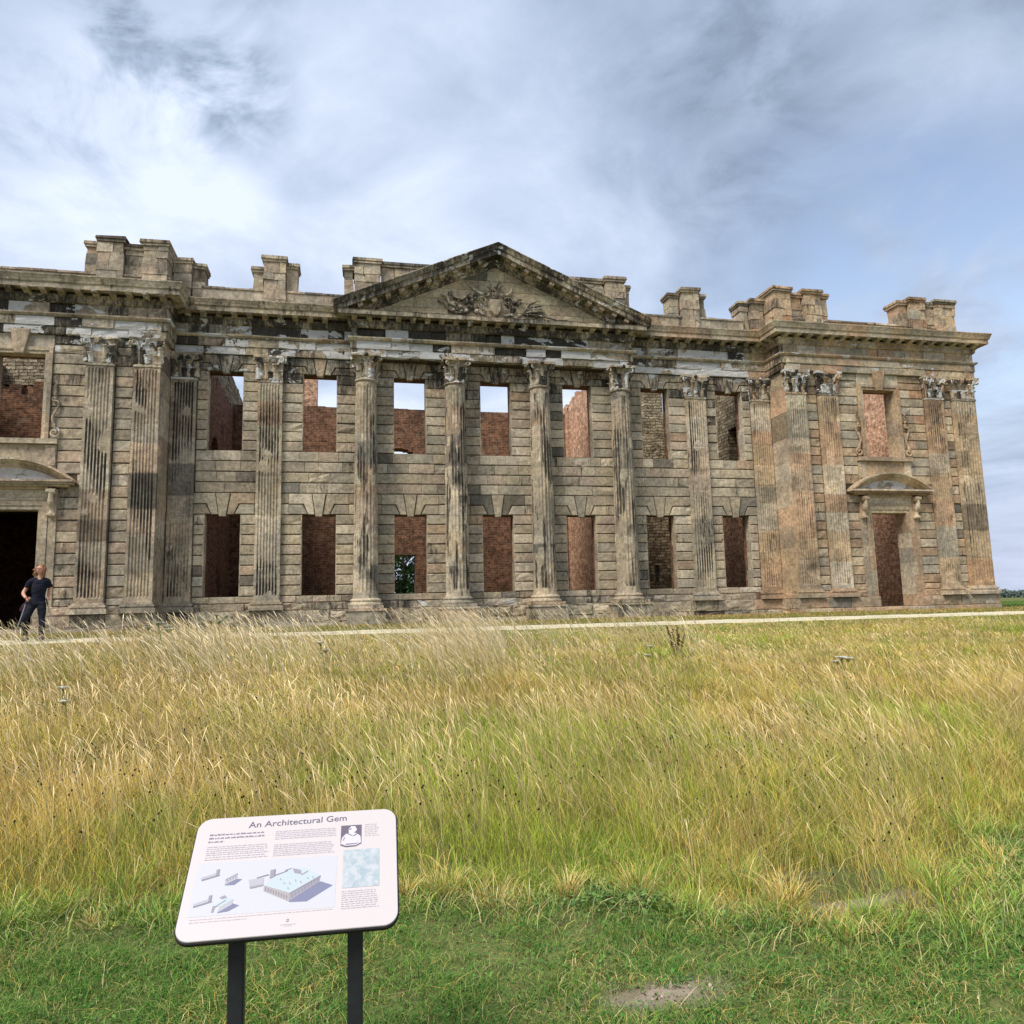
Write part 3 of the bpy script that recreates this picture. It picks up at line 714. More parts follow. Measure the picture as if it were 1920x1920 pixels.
for sg in (-1, 1):
    a, b = sorted((sg*9.52, sg*10.26)); pil(a, b, -.10, sd); sd += 1.3
    for (p, q) in ((10.31, 11.06), (11.58, 12.35), (16.02, 16.78), (17.22, 18.19)):
        if sg < 0 and p > 12: continue
        a, b = sorted((sg*p, sg*q)); pil(a, b, PF-.12, sd, .22); sd += 1.3

# ------------------------------------------------------------------ plinth, entablature, cornice
PATH0 = [(-22, PF), (-PX, PF), (-PX, 0), (-4.71, 0), (-4.71, -.42), (4.71, -.42), (4.71, 0), (PX, 0), (PX, PF), (EX, PF), (EX, 9)]
def off_path(pth, o):
    res_ = []
    for i, p in enumerate(pth):
        ns = []
        for a, b in ((i-1, i), (i, i+1)):
            if a < 0 or b >= len(pth): continue
            d = Vector(pth[b])-Vector(pth[a]); d.normalize(); ns.append(Vector((d.y, -d.x)))
        if len(ns) == 1: res_.append(Vector(p)+ns[0]*o)
        else: res_.append(Vector(p)+(ns[0]+ns[1])*(o/(1+ns[0].dot(ns[1]))))
    return res_
def sweep(pth, prof, step=.16, er=.012, tints=None, soot=None, white=0., zdark=0., blk=.9):
    """profile (out,z) swept along the plan path with mitred corners, worn edges and per-stone colours"""
    mb = MB(); lines = [off_path(pth, o) for o, z in prof]; vs = []; cl = []; st = []; rings = 0; k = len(prof)
    for s in range(len(pth)-1):
        L_ = (Vector(pth[s+1])-Vector(pth[s])).length; n = max(1, int(L_/step)); cur = 0; t_ = tint(pth[s][0], white); nxt = 0
        for i in range(n+(1 if s == len(pth)-2 else 0)):
            t = i/n
            x_ = pth[s][0]+(pth[s+1][0]-pth[s][0])*t
            if t*L_ >= nxt: t_ = tint(x_, white*random.uniform(0, 1.4), .08); nxt += blk*random.uniform(.6, 1.3)
            for j, (o, z) in enumerate(prof):
                p = lines[j][s].lerp(lines[j][s+1], t); d = Vector((0, 0, 0))
                if er and 0 < t and j > 0:
                    d = noise.noise_vector(Vector((p.x*2.1, p.y*2.1, z*3)))*er + noise.noise_vector(Vector((p.x*8, p.y*8, z*9)))*er*.6
                    d += Vector((0, 1, 0))*max(0, nz3(p.x*1.1, z, 7, 1)-.30)*er*7
                vs.append((p.x+d.x*.3, p.y+d.y, z+d.z*.5)); cl.append(t_); st.append((soot or 0.)*(0.4 if p.x > 9.6 else 1)+.12*nz3(p.x*.6, 3, z, 1))
            rings += 1
    fs = [(r_*k+j, (r_+1)*k+j, (r_+1)*k+j+1, r_*k+j+1) for r_ in range(rings-1) for j in range(k-1)]
    mb.add(vs, fs, cl, st); return mb
def stone_row(name, z0, z1, out, depth, lmin, lmax, segs, er=.02, cham=.012, white=0., dark=.1, soot=.1, gapz=.004):
    for (fr, a, b) in segs:
        x = a
        while x < b-.01:
            L_ = random.uniform(lmin, lmax); e = min(b, x+L_)
            if b-e < lmin*.5: e = b
            bad = random.random() < .25
            xm = fr.P((x+e)/2, 0, 0)[0]; cold = xm < 9.6
            stone(fr, x, e, z0+gapz, z1-gapz, out=out+random.uniform(-.012, .008)-(.035 if bad and cold else 0), depth=depth, cham=cham*(2 if bad else 1), er=er*(1.8 if bad else 1)*(1 if cold else .4),
                  tn=tint(xm, white*random.uniform(.1, 1.2)*(1 if cold else .3), dark*(1 if cold else .3)), soot=soot*random.uniform(.1, 1.5)*(1 if cold else .2), nx=4, nz_=3, name=name, gap=.002)
            x = e
SEG = [(FP, -15.3, -PX), (F0, -PX+.0, -4.71), (FE, -4.71, 4.71), (F0, 4.71, PX), (FP, PX, EX)]
RET = [(Frame((-PX, PF), (0, 1), (1, 0)), .0, 1.05), (Frame((PX, PF), (0, 1), (-1, 0)), .0, 1.05), (Frame((-4.71, -.38), (0, 1), (-1, 0)), 0, .38), (Frame((4.71, -.38), (0, 1), (1, 0)), 0, .38)]
def hall_mass():
    # solid behind the entablature so no gaps show
    mb = MB()
    mb.box(-PX, PX, .0, .9, 8.225, 9.7, JT, .2); mb.box(-4.66, 4.66, -.38+.02, .0, 8.235, 9.5, JT, .2)
    for a, b in ((-18, -PX-.03), (PX+.03, EX-.03)): mb.box(a, b, PF+.03, PF+.9, 8.225, 9.7, JT, .2)
    mb.build('entablature_core', STONE, HALL)
hall_mass()
for nm, z0, z1, o, lm, wh, sc in (('architrave_stone', 8.225, 8.47, .10, (.5, 1.1), 1.05, .40), ('architrave_stone', 8.47, 8.74, .13, (.5, 1.2), 1.15, .38), ('frieze_stone', 8.84, 9.17, .10, (.45, .95), .9, .5)):
    stone_row(nm, z0, z1, o, .2, lm[0], lm[1], [(f, a-(o if f in (FP, FE) else 0)*0, b) for f, a, b in SEG], white=wh, soot=sc)
    for f, a, b in RET: stone(f, a-o+.004, b, z0+.004, z1-.004, out=o, depth=.2, tn=tint(9 if f is not RET[1][0] else 12, .1), soot=.35, nx=3, name=nm)
sweep(PATH0, [(.08, 8.735), (.16, 8.75), (.20, 8.80), (.20, 8.835), (.05, 8.84)], er=.014, soot=.10, white=.5).build('architrave_moulding', STONE, HALL)
# bed mould + soffit + corona + cyma; under the pediment the cyma is left off
sweep(PATH0, [(.08, 9.16), (.13, 9.18), (.17, 9.23), (.17, 9.31), (.22, 9.35), (.22, 9.40)], er=.02, soot=.42, white=.3).build('bed_moulding', STONE, HALL)
full = [(.0, 9.50), (.52, 9.50), (.53, 9.47), (.56, 9.47), (.56, 9.62), (.60, 9.64), (.62, 9.70), (.66, 9.79), (.68, 9.82), (.68, 9.85), (.0, 9.87)]
low = [(.0, 9.50), (.52, 9.50), (.53, 9.47), (.56, 9.47), (.56, 9.60), (.575, 9.62), (.0, 9.635)]
def shrink(pr, k): return [(o*k, z) for o, z in pr]
full = shrink(full, .86); low = shrink(low, .92)
sweep(PATH0[:4]+[(-4.71+.02, 0)], full, er=.012, soot=.16).build('cornice', STONE, HALL)
sweep([(4.69, 0)]+PATH0[7:], full, er=.010, soot=.04).build('cornice', STONE, HALL)
sweep([(-4.71, .3), (-4.71, -.42), (4.71, -.42), (4.71, .3)], low, er=.016, soot=.26, white=.3).build('cornice', STONE, HALL)
# solid top band between bed mould and soffit
mb = MB(); mb.box(-PX, PX, -.15, .9, 9.38, 9.52, JT, .3)
for a, b in ((-18, -PX+.15), (PX-.15, EX+.15)): mb.box(a, b, PF-.15, PF+.9, 9.385, 9.515, JT, .3)
mb.box(-4.85, 4.85, -.55, 0, 9.39, 9.51, JT, .3); mb.build('cornice_core', STONE, HALL)
# brackets under the corona
def bracket_mesh(warm):
    mb = MB(); tn_ = tint(12 if warm else 0, .4, .0)
    pr = [(.0, 9.37), (.10, 9.355), (.18, 9.38), (.26, 9.415), (.31, 9.41), (.335, 9.44), (.335, 9.497), (.0, 9.497)]
    vs = [(-.085, -o, z) for o, z in pr]+[(.085, -o, z) for o, z in pr]; n = len(pr)
    mb.add(vs, [tuple(range(n)), tuple(range(n, 2*n))[::-1]]+[(i, n+i, n+(i+1) % n, (i+1) % n) for i in range(n)], tn_, .1 if warm else .18)
    mb.box(-.10, .10, -.345, 0, 9.47, 9.496, tn_, .12)
    return mb
BM = [bracket_mesh(False).build('bracket', STONE, HALL), bracket_mesh(True).build('bracket', STONE, HALL)]
used = [False, False]
def place_bracket(x, y, rz):
    w = 1 if x > 9.6 else 0
    if not used[w]: o = BM[w]; used[w] = True
    else: o = BM[w].copy(); col.objects.link(o)
    o.location = (x, y, random.uniform(-.004, .004)); o.rotation_euler.z = rz
for (fr, a, b) in SEG:
    base_y = fr.P(0, .13, 0)[1]; n = max(1, round((b-a)/.47))
    for i in range(n+1):
        x = a+(b-a)*(i+.0)/n
        if (fr is F0 and (abs(abs(x)-PX) < .1 or abs(abs(x)-4.71) < .6)): continue
        if random.random() < .10 and fr is FE: continue       # some have fallen
        place_bracket(x, base_y-.0, 0)
for y in (PF+.25, PF+.65): place_bracket(-PX+.13, y, R(90)); place_bracket(PX-.13, y, R(-90))
for i in range(9): place_bracket(EX+.13, PF+.4+i*.47, R(90))
# plinth: worn courses of big stones
stone_row('plinth_stone', -.62, -.24, .16, .3, .7, 1.4, SEG[:2]+[(F0, -4.71, 4.71)]+SEG[3:], er=.03, cham=.02, dark=.12, soot=.22)
stone_row('plinth_stone', -.24, .12, .14, .3, .6, 1.3, [(FP, -15.3, -PC-DW), (FP, -PC+DW, -PX)]+[(F0, -PX, PX)]+[(FP, PX, PC-DW), (FP, PC+DW, EX)], er=.03, cham=.02, dark=.12, soot=.18)
stone_row('plinth_stone', .12, .35, .06, .2, .7, 1.4, [(FP, -13.0, -PX), (F0, -PX, PX), (FP, PX, 12.93), (FP, 15.27, EX)], er=.025, cham=.02, dark=.18, soot=.2, white=.3)
for sg in (-1, 1):
    fr = Frame((sg*PX, PF), (0, 1), (-sg, 0)) if sg < 0 else Frame((sg*PX, PF), (0, 1), (-sg, 0))
    for (z0, z1, o) in ((-.62, -.24, .16), (-.24, .12, .14), (.12, .35, .06)): stone(fr, -o+.01, 1.0, z0+.004, z1-.004, out=o, depth=.3, tn=tint(sg*10), soot=.2, name='plinth_stone', er=.02)
# outer end wall with its corner, side courses
fe = Frame((EX, PF), (0, 1), (1, 0))
for k in range(len(Z0)-1):
    y = .0; 
    while y < 8:
        L_ = random.uniform(.7, 1.2); stone(fe, y+.004, min(8, y+L_), Z0[k]+.015, Z0[k+1]-.015, tn=tint(14), key=.001, nx=2, name='end_wall_stone'); y += L_
for (z0, z1, o) in ((-.62, -.24, .16), (-.24, .12, .14), (.12, .35, .06)): stone(fe, -o+.01, 8, z0+.004, z1-.004, out=o, depth=.3, tn=tint(14), name='plinth_stone', key=.001)
for (z0, z1, o) in ((8.225, 8.47, .10), (8.47, 8.74, .13), (8.84, 9.17, .10)): stone(fe, -o+.01, 8, z0, z1, out=o, depth=.3, tn=tint(14), name='frieze_stone', key=.001)

# ------------------------------------------------------------------ pediment
PED = holder('pediment', HALL)
HX, ZB, ZA = 5.36, 9.62, 12.21; SL = (ZA-9.86)/HX
def rake_z(x): return 9.86+SL*(HX-abs(x))          # top line
mb = MB(); yT = -.46
xs = np.linspace(-4.75, 4.75, 60); vs = []; fs = []; cl = []
mb.add([(-4.75, yT+.03, 9.5)]+[(4.75, yT+.03, 9.5), (4.75, yT+.03, rake_z(4.75)-.3), (0, yT+.03, ZA-.35), (-4.75, yT+.03, rake_z(4.75)-.3)], [(0, 1, 2, 3, 4)], JT, .2)
mb.add([(-5.1, .5, 9.5), (5.1, .5, 9.5), (5.1, .5, rake_z(5.1)-.1), (0, .5, ZA-.1), (-5.1, .5, rake_z(5.1)-.1)], [(4, 3, 2, 1, 0)], JT, .1)
mb.build('tympanum_core', STONE, PED)
FT = Frame((0, yT), (1, 0), (0, -1)); z = 9.64; row = 0
while z < 11.6:
    h = .36; half = min(4.6, HX-(z+h*.15-9.86+.60)/SL); z2 = z+h
    halft = HX-(z2-9.86+.60)/SL
    x = -half; 
    while x < half-.02:
        e = min(half, x+random.uniform(.5, .85))
        def lim(v, zz): 
            m = max(0.0, HX-(zz-9.86+.56)/SL); return max(-m, min(m, v))
        pl = [(lim(x, z), z+.002), (lim(e, z), z+.002), (lim(e, z2), z2-.002), (lim(x, z2), z2-.002)]
        if pl[2][0]-pl[3][0] < .02: pl = [pl[0], pl[1], ((pl[2][0]+pl[3][0])/2, z2-.002)]
        if pl[1][0]-pl[0][0] > .06:
            tn_ = tint(0, .05, .03); pstone(FT, pl, out=random.uniform(0, .006), cham=.005, depth=.1, tn=(tn_[0]*.95, tn_[1]*.95, tn_[2]*.88, 0), soot=-.05, name='tympanum_stone', key=.3)
        x = e
    z = z2; row += 1
def rake(profile, name, sooty, wh):
    """profile points (out from tympanum plane, drop below the top line)"""
    for sg in (-1, 1):
        mb = MB(); n = 60; vs = []; cl = []; st = []; cur = tint(0, wh); nx_ = 0
        for i in range(n+1):
            t = i/n; x = (HX)*(1-t)
            if i >= nx_: cur = tint(0, wh*random.uniform(0, 1.3), .08); nx_ = i+random.randint(4, 9)
            for j, (o, dr) in enumerate(profile):
                xx = x if j else x
                e = noise.noise_vector(Vector((sg*x*2.2, o*3, dr*4)))*.014 if (0 < i < n) else Vector((0, 0, 0))
                vs.append((sg*xx, yT-o+e.y, max(rake_z(x)-dr+e.z*.6, 9.625-.003*j))); cl.append(cur); st.append(sooty+.14*nz3(sg*x*.8, 2, dr, 1))
        k = len(profile); fs = [(i*k+j, (i+1)*k+j, (i+1)*k+j+1, i*k+j+1) for i in range(n) for j in range(k-1)]
        # close the eaves end
        fs.append(tuple(range(k)))
        mb.add(vs, fs, cl, st); mb.build(name, STONE, PED)
rake([(-.6, 0), (.62, 0), (.63, .03), (.60, .07), (.56, .16), (.54, .19), (.50, .20), (.50, .36), (.48, .37), (.47, .35), (.20, .35), (.20, .42), (.16, .50), (.08, .55), (.06, .62), (-.02, .64)], 'raking_cornice', .36, .4)
bmr = MB(); bmr.box(-.085, .085, -.24, 0, -.16, .0, tint(0, .3), .2); bmr.box(-.10, .10, -.26, 0, -.02, .004, tint(0), .2)
b0 = bmr.build('raking_bracket', STONE, PED); first = True
for sg in (-1, 1):
    for i in range(11):
        x = sg*(.45+i*.44)
        if random.random() < .12: continue
        if first: o = b0; first = False
        else: o = b0.copy(); col.objects.link(o)
        o.location = (x, yT-.19, rake_z(x)-.345); o.rotation_euler = (0, math.atan(SL)*sg, 0)
def carving():
    """worn heraldic carving: shield with crest, leaf scrolls and swags"""
    rng = random.Random(5); mb = MB(); y = yT-.02
    def tn(): return tint(0, rng.uniform(0, .5), .15, rng)
    def blob(x, z, r_, d=.10, sy=1., so_=.15):
        d *= .75; so_ += rng.uniform(0, .35)
        prof = [(r_*math.cos(a), y-d*math.sin(a)) for a in (0, .5, 1.0, 1.35)]; vs = []
        for rr, yy in prof:
            for k in range(9):
                a = 2*math.pi*k/9; e = 1+.3*noise.noise(Vector((x*5+math.cos(a), z*5+math.sin(a), rr*9))); vs.append((x+rr*e*math.cos(a), yy, z+rr*e*math.sin(a)*sy))
        fs = [(i*9+k, i*9+(k+1) % 9, (i+1)*9+(k+1) % 9, (i+1)*9+k) for i in range(3) for k in range(9)]+[tuple(27+k for k in range(9))]
        mb.add(vs, fs, tn(), so_)
    def curve(pts, r0_, r1_, d=.05, so_=.15):
        d *= .7; so_ += rng.uniform(0, .4); r0_ *= rng.uniform(.7, 1.05)
        n = len(pts); P_ = []
        for i in range(n-1):
            for t in (0, .33, .66):
                P_.append((pts[i][0]+(pts[i+1][0]-pts[i][0])*t, y-d-.02*math.sin(i+t), pts[i][1]+(pts[i+1][1]-pts[i][1])*t))
        P_.append((pts[-1][0], y-d, pts[-1][1])); m = len(P_)
        mb.tube(P_, [r0_+(r1_-r0_)*i/(m-1) for i in range(m)], 6, tn(), so_)
    def scroll(cx, cz, r_, a0, turns, sg=1, w=.04):
        pts = [(cx+sg*r_*(1-t*.8)*math.cos(a0+turns*2*math.pi*t), cz+r_*(1-t*.8)*math.sin(a0+turns*2*math.pi*t)) for t in [i/14 for i in range(15)]]; curve(pts, w, w*.45)
    # shield
    sh = [(-.19, 10.42), (.19, 10.42), (.23, 10.25), (.20, 9.98), (.07, 9.80), (-.05, 9.80), (-.19, 9.98), (-.22, 10.25)]
    vs = [(px-.05, y-.02, pz) for px, pz in sh]+[(px*.8-.05, y-.15, (pz-10.1)*.85+10.1) for px, pz in sh]+[(-.05, y-.17, 10.12)]
    mb.add(vs, [(i, (i+1) % 8, 8+(i+1) % 8, 8+i) for i in range(8)]+[(8+i, 8+(i+1) % 8, 16) for i in range(8)], tn(), -.05)
    blob(-.05, 10.58, .14, .16); blob(-.02, 10.80, .09, .13)                                   # helm and crest
    for a, l in ((2.0, .42), (1.15, .40), (2.6, .30), (.7, .34)): curve([(-.05, 10.66), (-.05+l*.55*math.cos(a), 10.66+l*.6*math.sin(a)), (-.05+l*math.cos(a), 10.68+l*math.sin(a))], .055, .02, .08)
    curve([(-.95, 10.92), (-.75, 10.72), (-.5, 10.58)], .02, .045); curve([(.55, 10.85), (.5, 10.70), (.35, 10.58)], .02, .05)
    for sg in (-1, 1):
        for cx, cz, r_, a0, tr in ((.42, 10.35, .17, 0, 1.1), (.62, 10.12, .16, 2, 1.2), (.40, 9.98, .14, 4, 1.0), (.85, 10.35, .12, 1, 1.), (.30, 10.60, .10, 3, 1.)): scroll(sg*cx-.04, cz, r_*rng.uniform(.85, 1.2), a0, tr, sg, .042)
        for _ in range(16): blob(sg*rng.uniform(.28, .95)-.04, rng.uniform(9.85, 10.55), rng.uniform(.035, .085), rng.uniform(.06, .15), so_=rng.uniform(0, .4))
    # left swag and leaf, redder stone
    curve([(-2.0, 10.25), (-1.75, 10.15), (-1.62, 9.95), (-1.35, 9.86), (-1.0, 9.90), (-.85, 10.1)], .04, .05, .06)
    curve([(-1.9, 10.48), (-1.7, 10.42), (-1.6, 10.2), (-1.4, 10.1)], .05, .04); curve([(-1.5, 10.62), (-1.45, 10.42), (-1.2, 10.35), (-1.05, 10.45)], .04, .05)
    for _ in range(22): blob(rng.uniform(-1.75, -1.0), rng.uniform(9.95, 10.55), rng.uniform(.04, .10), rng.uniform(.05, .12), so_=rng.uniform(0, .35))
    # right spray of leaves
    for i in range(9):
        a = .15+.12*i; l = rng.uniform(.5, .85); curve([(.95, 9.98), (.95+l*.5*math.cos(a), 9.98+l*.5*math.sin(a)), (.95+l*math.cos(a)+.1, 9.98+l*.75*math.sin(a))], .055, .015, .06)
    curve([(.9, 9.95), (1.5, 9.93), (2.1, 9.80), (2.5, 9.82)], .05, .02)
    for _ in range(14): blob(rng.uniform(.9, 1.7), rng.uniform(9.85, 10.25), rng.uniform(.035, .08), rng.uniform(.05, .11), so_=rng.uniform(0, .35))
    curve([(-.9, 9.78), (-.5, 9.72), (0, 9.76), (.5, 9.72), (1.0, 9.80)], .045, .045, .05)
    mb.build('carved_coat_of_arms', STONE, PED)
carving()

# ------------------------------------------------------------------ parapet and blocking piers
PAR = []
def cap_box(mb, x0, x1, y0, y1, z0, z1, capo=.07):
    """rough pier: uneven courses, projecting moulded cap"""
    z = z0; 
    while z < z1-.2:
        h = min(random.uniform(.22, .42), z1-.18-z) ; 
        if z1-.18-(z+h) < .1: h = z1-.18-z
        xx = x0
        while xx < x1-.01:
            e = min(x1, xx+random.uniform(.3, .6)); 
            if x1-e < .15: e = x1
            j = random.uniform(-.015, .02)
            mb.box(xx+.003+(j if xx == x0 else 0), e-.003-(j if e == x1 else 0), y0+j, y1-j, z+.003, z+h-.003, tint((x0+x1)/2, .12, .10), random.uniform(.0, .25), taper=.006); xx = e
        z += h
    t_ = tint((x0+x1)/2, 0, .5)
    z1 += random.uniform(-.03, .02)
    mb.box(x0-capo*.5, x1+capo*.5, y0-capo*.5, y1+capo*.5, z1-.18, z1-.10, t_, .15); mb.box(x0-capo, x1+capo, y0-capo, y1+capo, z1-.10, z1, tint((x0+x1)/2, 0, .5), .25, taper=.015)
def parapet(x0, x1, y0, y1, z0, z1, sd_=0):
    mb = MB(); x = x0
    while x < x1-.01:
        e = min(x1, x+random.uniform(.5, 1.0)); mb.box(x+.003, e-.003, y0+random.uniform(-.006, .006), y1, z0, z1-.07, tint(x, .15, .08), .15); x = e
    x = x0
    while x < x1-.01:
        e = min(x1, x+random.uniform(.6, 1.1)); mb.box(x+.002, e-.002, y0-.03, y1+.03, z1-.07, z1+random.uniform(-.015, .01), tint(x, 0, .3), .22, taper=.008); x = e
    mb.build('parapet', STONE, HALL)
parapet(-9.5, -5.0, .06, .50, 9.8, 10.50); parapet(5.0, 9.5, .06, .50, 9.8, 10.50)
parapet(-18, -PX-.0, PF+.45, PF+.9, 9.8, 10.42); parapet(PX, 18.15, PF+.45, PF+.9, 9.8, 10.42)
def pier(boxes):
    mb = MB()
    for b in boxes: cap_box(mb, *b)
    v2 = []
    for p in mb.v:
        q = Vector(p); d = noise.noise_vector(q*2.3)*.035+noise.noise_vector(q*9)*.018; v2.append((p[0]+d.x, p[1]+d.y, p[2]+(d.z*.7 if p[2] > 10 else 0)))
    mb.v = v2; mb.build('parapet_pier', STONE, HALL)
YP = PF+.40
pier([(-7.95, -7.62, .22, .70, 9.8, 11.35), (-7.60, -6.92, -.02, .72, 9.8, 11.62), (-6.90, -6.55, .18, .70, 9.8, 11.50)])
pier([(6.62, 7.02, .22, .70, 9.8, 11.45), (7.04, 7.72, -.02, .72, 9.8, 11.62), (7.74, 8.05, .18, .70, 9.8, 11.47)])
pier([(-5.05, -4.74, .20, .85, 9.8, 11.60), (-4.72, -3.85, .0, .85, 9.8, 11.83), (-3.83, 0.0, .16, .85, 9.8, 11.78)])
pier([(0.01, 4.10, .16, .85, 9.8, 11.75), (4.12, 4.86, .0, .85, 9.8, 11.83), (4.88, 5.12, .25, .85, 9.8, 11.60)])
for sg in (-1, 1):
    def s2(bs):
        return [tuple([min(sg*b[0], sg*b[1]), max(sg*b[0], sg*b[1])]+list(b[2:])) for b in bs]
    pier(s2([(9.42, 9.78, .12, .75, 9.8, 11.25), (9.80, 10.33, -.02, .75, 9.8, 11.35), (10.35, 11.10, YP-.02, .6, 9.8, 11.58), (11.12, 11.60, YP+.14, .6, 9.8, 11.45), (11.62, 12.36, YP, .6, 9.8, 11.58), (12.38, 12.72, YP+.16, .6, 9.8, 11.45)]))
    if sg > 0: pier(s2([(15.75, 16.15, YP+.14, .1, 9.8, 11.45), (16.17, 16.85, YP, .1, 9.8, 11.55), (16.87, 17.3, YP+.12, .1, 9.8, 11.44), (17.32, 18.2, YP, .1, 9.8, 11.52)]))
mb = MB(); mb.box(PX+.2, 18.3, PF+.35, PF+1.0, 9.80, 9.90, tint(12), 0); mb.build('parapet_base', STONE, HALL)

# ------------------------------------------------------------------ inner walls (brick and rubble, roofless)
def ragged(mb, x0, x1, y0, y1, z0, z1, rag=.15, step=.3, mi=0, along='x', slope=0., openings=()):
    """wall with a broken top, made of upright slices; openings = (a0, a1, zb, zt, arched)"""
    L0, L1 = (x0, x1) if along == 'x' else (y0, y1)
    cuts = set([L0, L1]); n = max(1, int((L1-L0)/step))
    for i in range(1, n): cuts.add(L0+(L1-L0)*i/n)
    for o in openings:
        cuts.add(o[0]); cuts.add(o[1])
        if o[4]:
            for k in range(1, 8): cuts.add(o[0]+(o[1]-o[0])*k/8)
    cuts = sorted(c for c in cuts if L0 <= c <= L1)
    for a, b in zip(cuts[:-1], cuts[1:]):
        if b-a < 1e-4: continue
        m = (a+b)/2; top = z1+slope*(m-L0)+rag*(nz3(m*1.7, z1, 3, 1)+.5*nz3(m*5, z1, 8, 1)); segs = []; z = z0
        for o in sorted(openings, key=lambda q: q[2]):
            if o[0] <= m <= o[1]:
                zt = o[3]
                if o[4]: q = (m-(o[0]+o[1])/2)/((o[1]-o[0])/2); zt = o[3]-(o[1]-o[0])/2*.8*(1-math.sqrt(max(0, 1-q*q)))
                segs.append((z, o[2])); z = zt
        segs.append((z, top))
        for p, q in segs:
            if q-p < .02: continue
            if along == 'x': mb.box(a, b, y0, y1, p, q, mi=mi)
            else: mb.box(x0, x1, a, b, p, q, mi=mi)
SPY = 6.5
mb = MB(); ragged(mb, -9.44, 4.35, SPY, SPY+.7, -.5, 8.42, .06, .5, openings=[(-3.25, -2.22, -.38, 2.30, False), (-3.65, -2.1, 5.5, 6.75, True)])
mb.build('inner_wall', BRICK, HALL, label='long dark red brick wall seen through the middle windows')
mb = MB(); ragged(mb, -18, -10.0, SPY, SPY+.7, -.5, 8.8, .2, .4, openings=[(-17.4, -16.6, 4.6, 6.2, True)])
mb.build('inner_wall', BRICK, HALL)
mb = MB(); ragged(mb, -18, -10.0, SPY+.01, SPY+.69, 8.9, 10.3, .2, .3); mb.build('inner_wall', RUBBLE, HALL)
mb = MB(); ragged(mb, -6.75, -6.2, SPY+.02, SPY+.6, 8.3, 10.0, .05, .3); mb.build('inner_wall', PINK, HALL)
mb = MB(); mb.box(-18.3, -17.7, PF+.1, 8, -.5, 9.6); mb.build('inner_wall', BRICK, HALL)
mb = MB(); mb.box(-17.68, -10.5, 1.9, SPY-.01, 3.75, 4.25, mi=0); mb.box(-13.1, -12.6, -.5, SPY-.02, -.5, 3.74); mb.build('added_shade_slab', BRICK, HALL)  # brick slab and partition added to keep the room behind the left door dark
mb = MB(); ragged(mb, -18, -10.5, 2.6, 3.1, 4.3, 7.6, .5, .35, openings=[(-14.35, -13.3, 4.5, 6.1, True)]); mb.build('inner_wall', BRICK, HALL)
mb = MB(); ragged(mb, 5.2, 10.0, SPY, SPY+.8, -.5, 8.45, .30, .25, openings=[(8.22, 8.46, 1.0, 1.75, False)])
ragged(mb, 8.14, 9.0, SPY+.05, SPY+.6, 8.2, 10.9, .1, .4); mb.build('inner_wall', RUBBLE, HALL, label='broken rubble wall with a chimney stump')
mb = MB(); ragged(mb, -10.0, -9.45, .55, 9.4, -.5, 8.2, .5, .3, along='y', openings=[(2.2, 3.6, 4.6, 6.2, True)]); mb.build('inner_wall', BRICK, HALL)
mb = MB(); ragged(mb, -9.98, -9.47, .57, 9.3, 7.6, 9.9, .15, .25, along='y', slope=-.075); mb.build('inner_wall', RUBBLE, HALL)
mb = MB(); ragged(mb, 4.35, 5.0, .55, SPY+.5, -.5, 9.3, .5, .25, along='y', slope=-.12, openings=[(1.9, 2.7, -.38, 2.4, False), (1.7, 2.7, 4.9, 6.9, False), (5.9, 6.15, 5.0, 8.6, False)]); mb.build('inner_wall', PINK, HALL)
mb = MB(); ragged(mb, 10.0, 10.7, .55, 8, 4.4, 10.2, .6, .25, along='y', slope=-.2, openings=[(1.9, 2.6, 4.9, 6.9, False)]); mb.build('inner_wall', RUBBLE, HALL)
mb = MB(); ragged(mb, 10.03, 10.7, .55, 8, -.5, 4.38, .0, .35, along='y', openings=[(1.4, 1.9, -.38, 2.6, False), (3.6, 5.2, -.38, 1.8, True)]); mb.build('inner_wall', PINK, HALL)
mb = MB(); ragged(mb, 17.25, 18.12, PF+.95, 8, -.5, 9.7, .0, .4, along='y', openings=[(5.1, 5.5, -.38, 2.7, False)]); mb.build('inner_wall', PINK, HALL)
mb = MB(); ragged(mb, 10.7, 17.25, 7.4, 8, -.5, 9.2, .2, .4); mb.build('inner_wall', PINK, HALL)

# ------------------------------------------------------------------ emit the stones: the 300 largest single, the rest joined per kind
by = {}
for key, name, mb in STONES: by.setdefault(name, []).append((key, mb))
NSTONE = {}
for name, lst in by.items():
    lst.sort(key=lambda q: -q[0]); 
    for i, (k, mb) in enumerate(lst[:295]):
        mb.build(name, STONE, HALL)
    if len(lst) > 295:
        J = MB()
        for k, mb in lst[295:]: J.add(mb.v, mb.f, mb.c, mb.s)
        J.build('small_'+name, STONE, HALL, kind='stuff')
    NSTONE[name] = len(lst)
print('stones', NSTONE)
# pediment pieces belong to the pediment, but stay simple parts of the hall


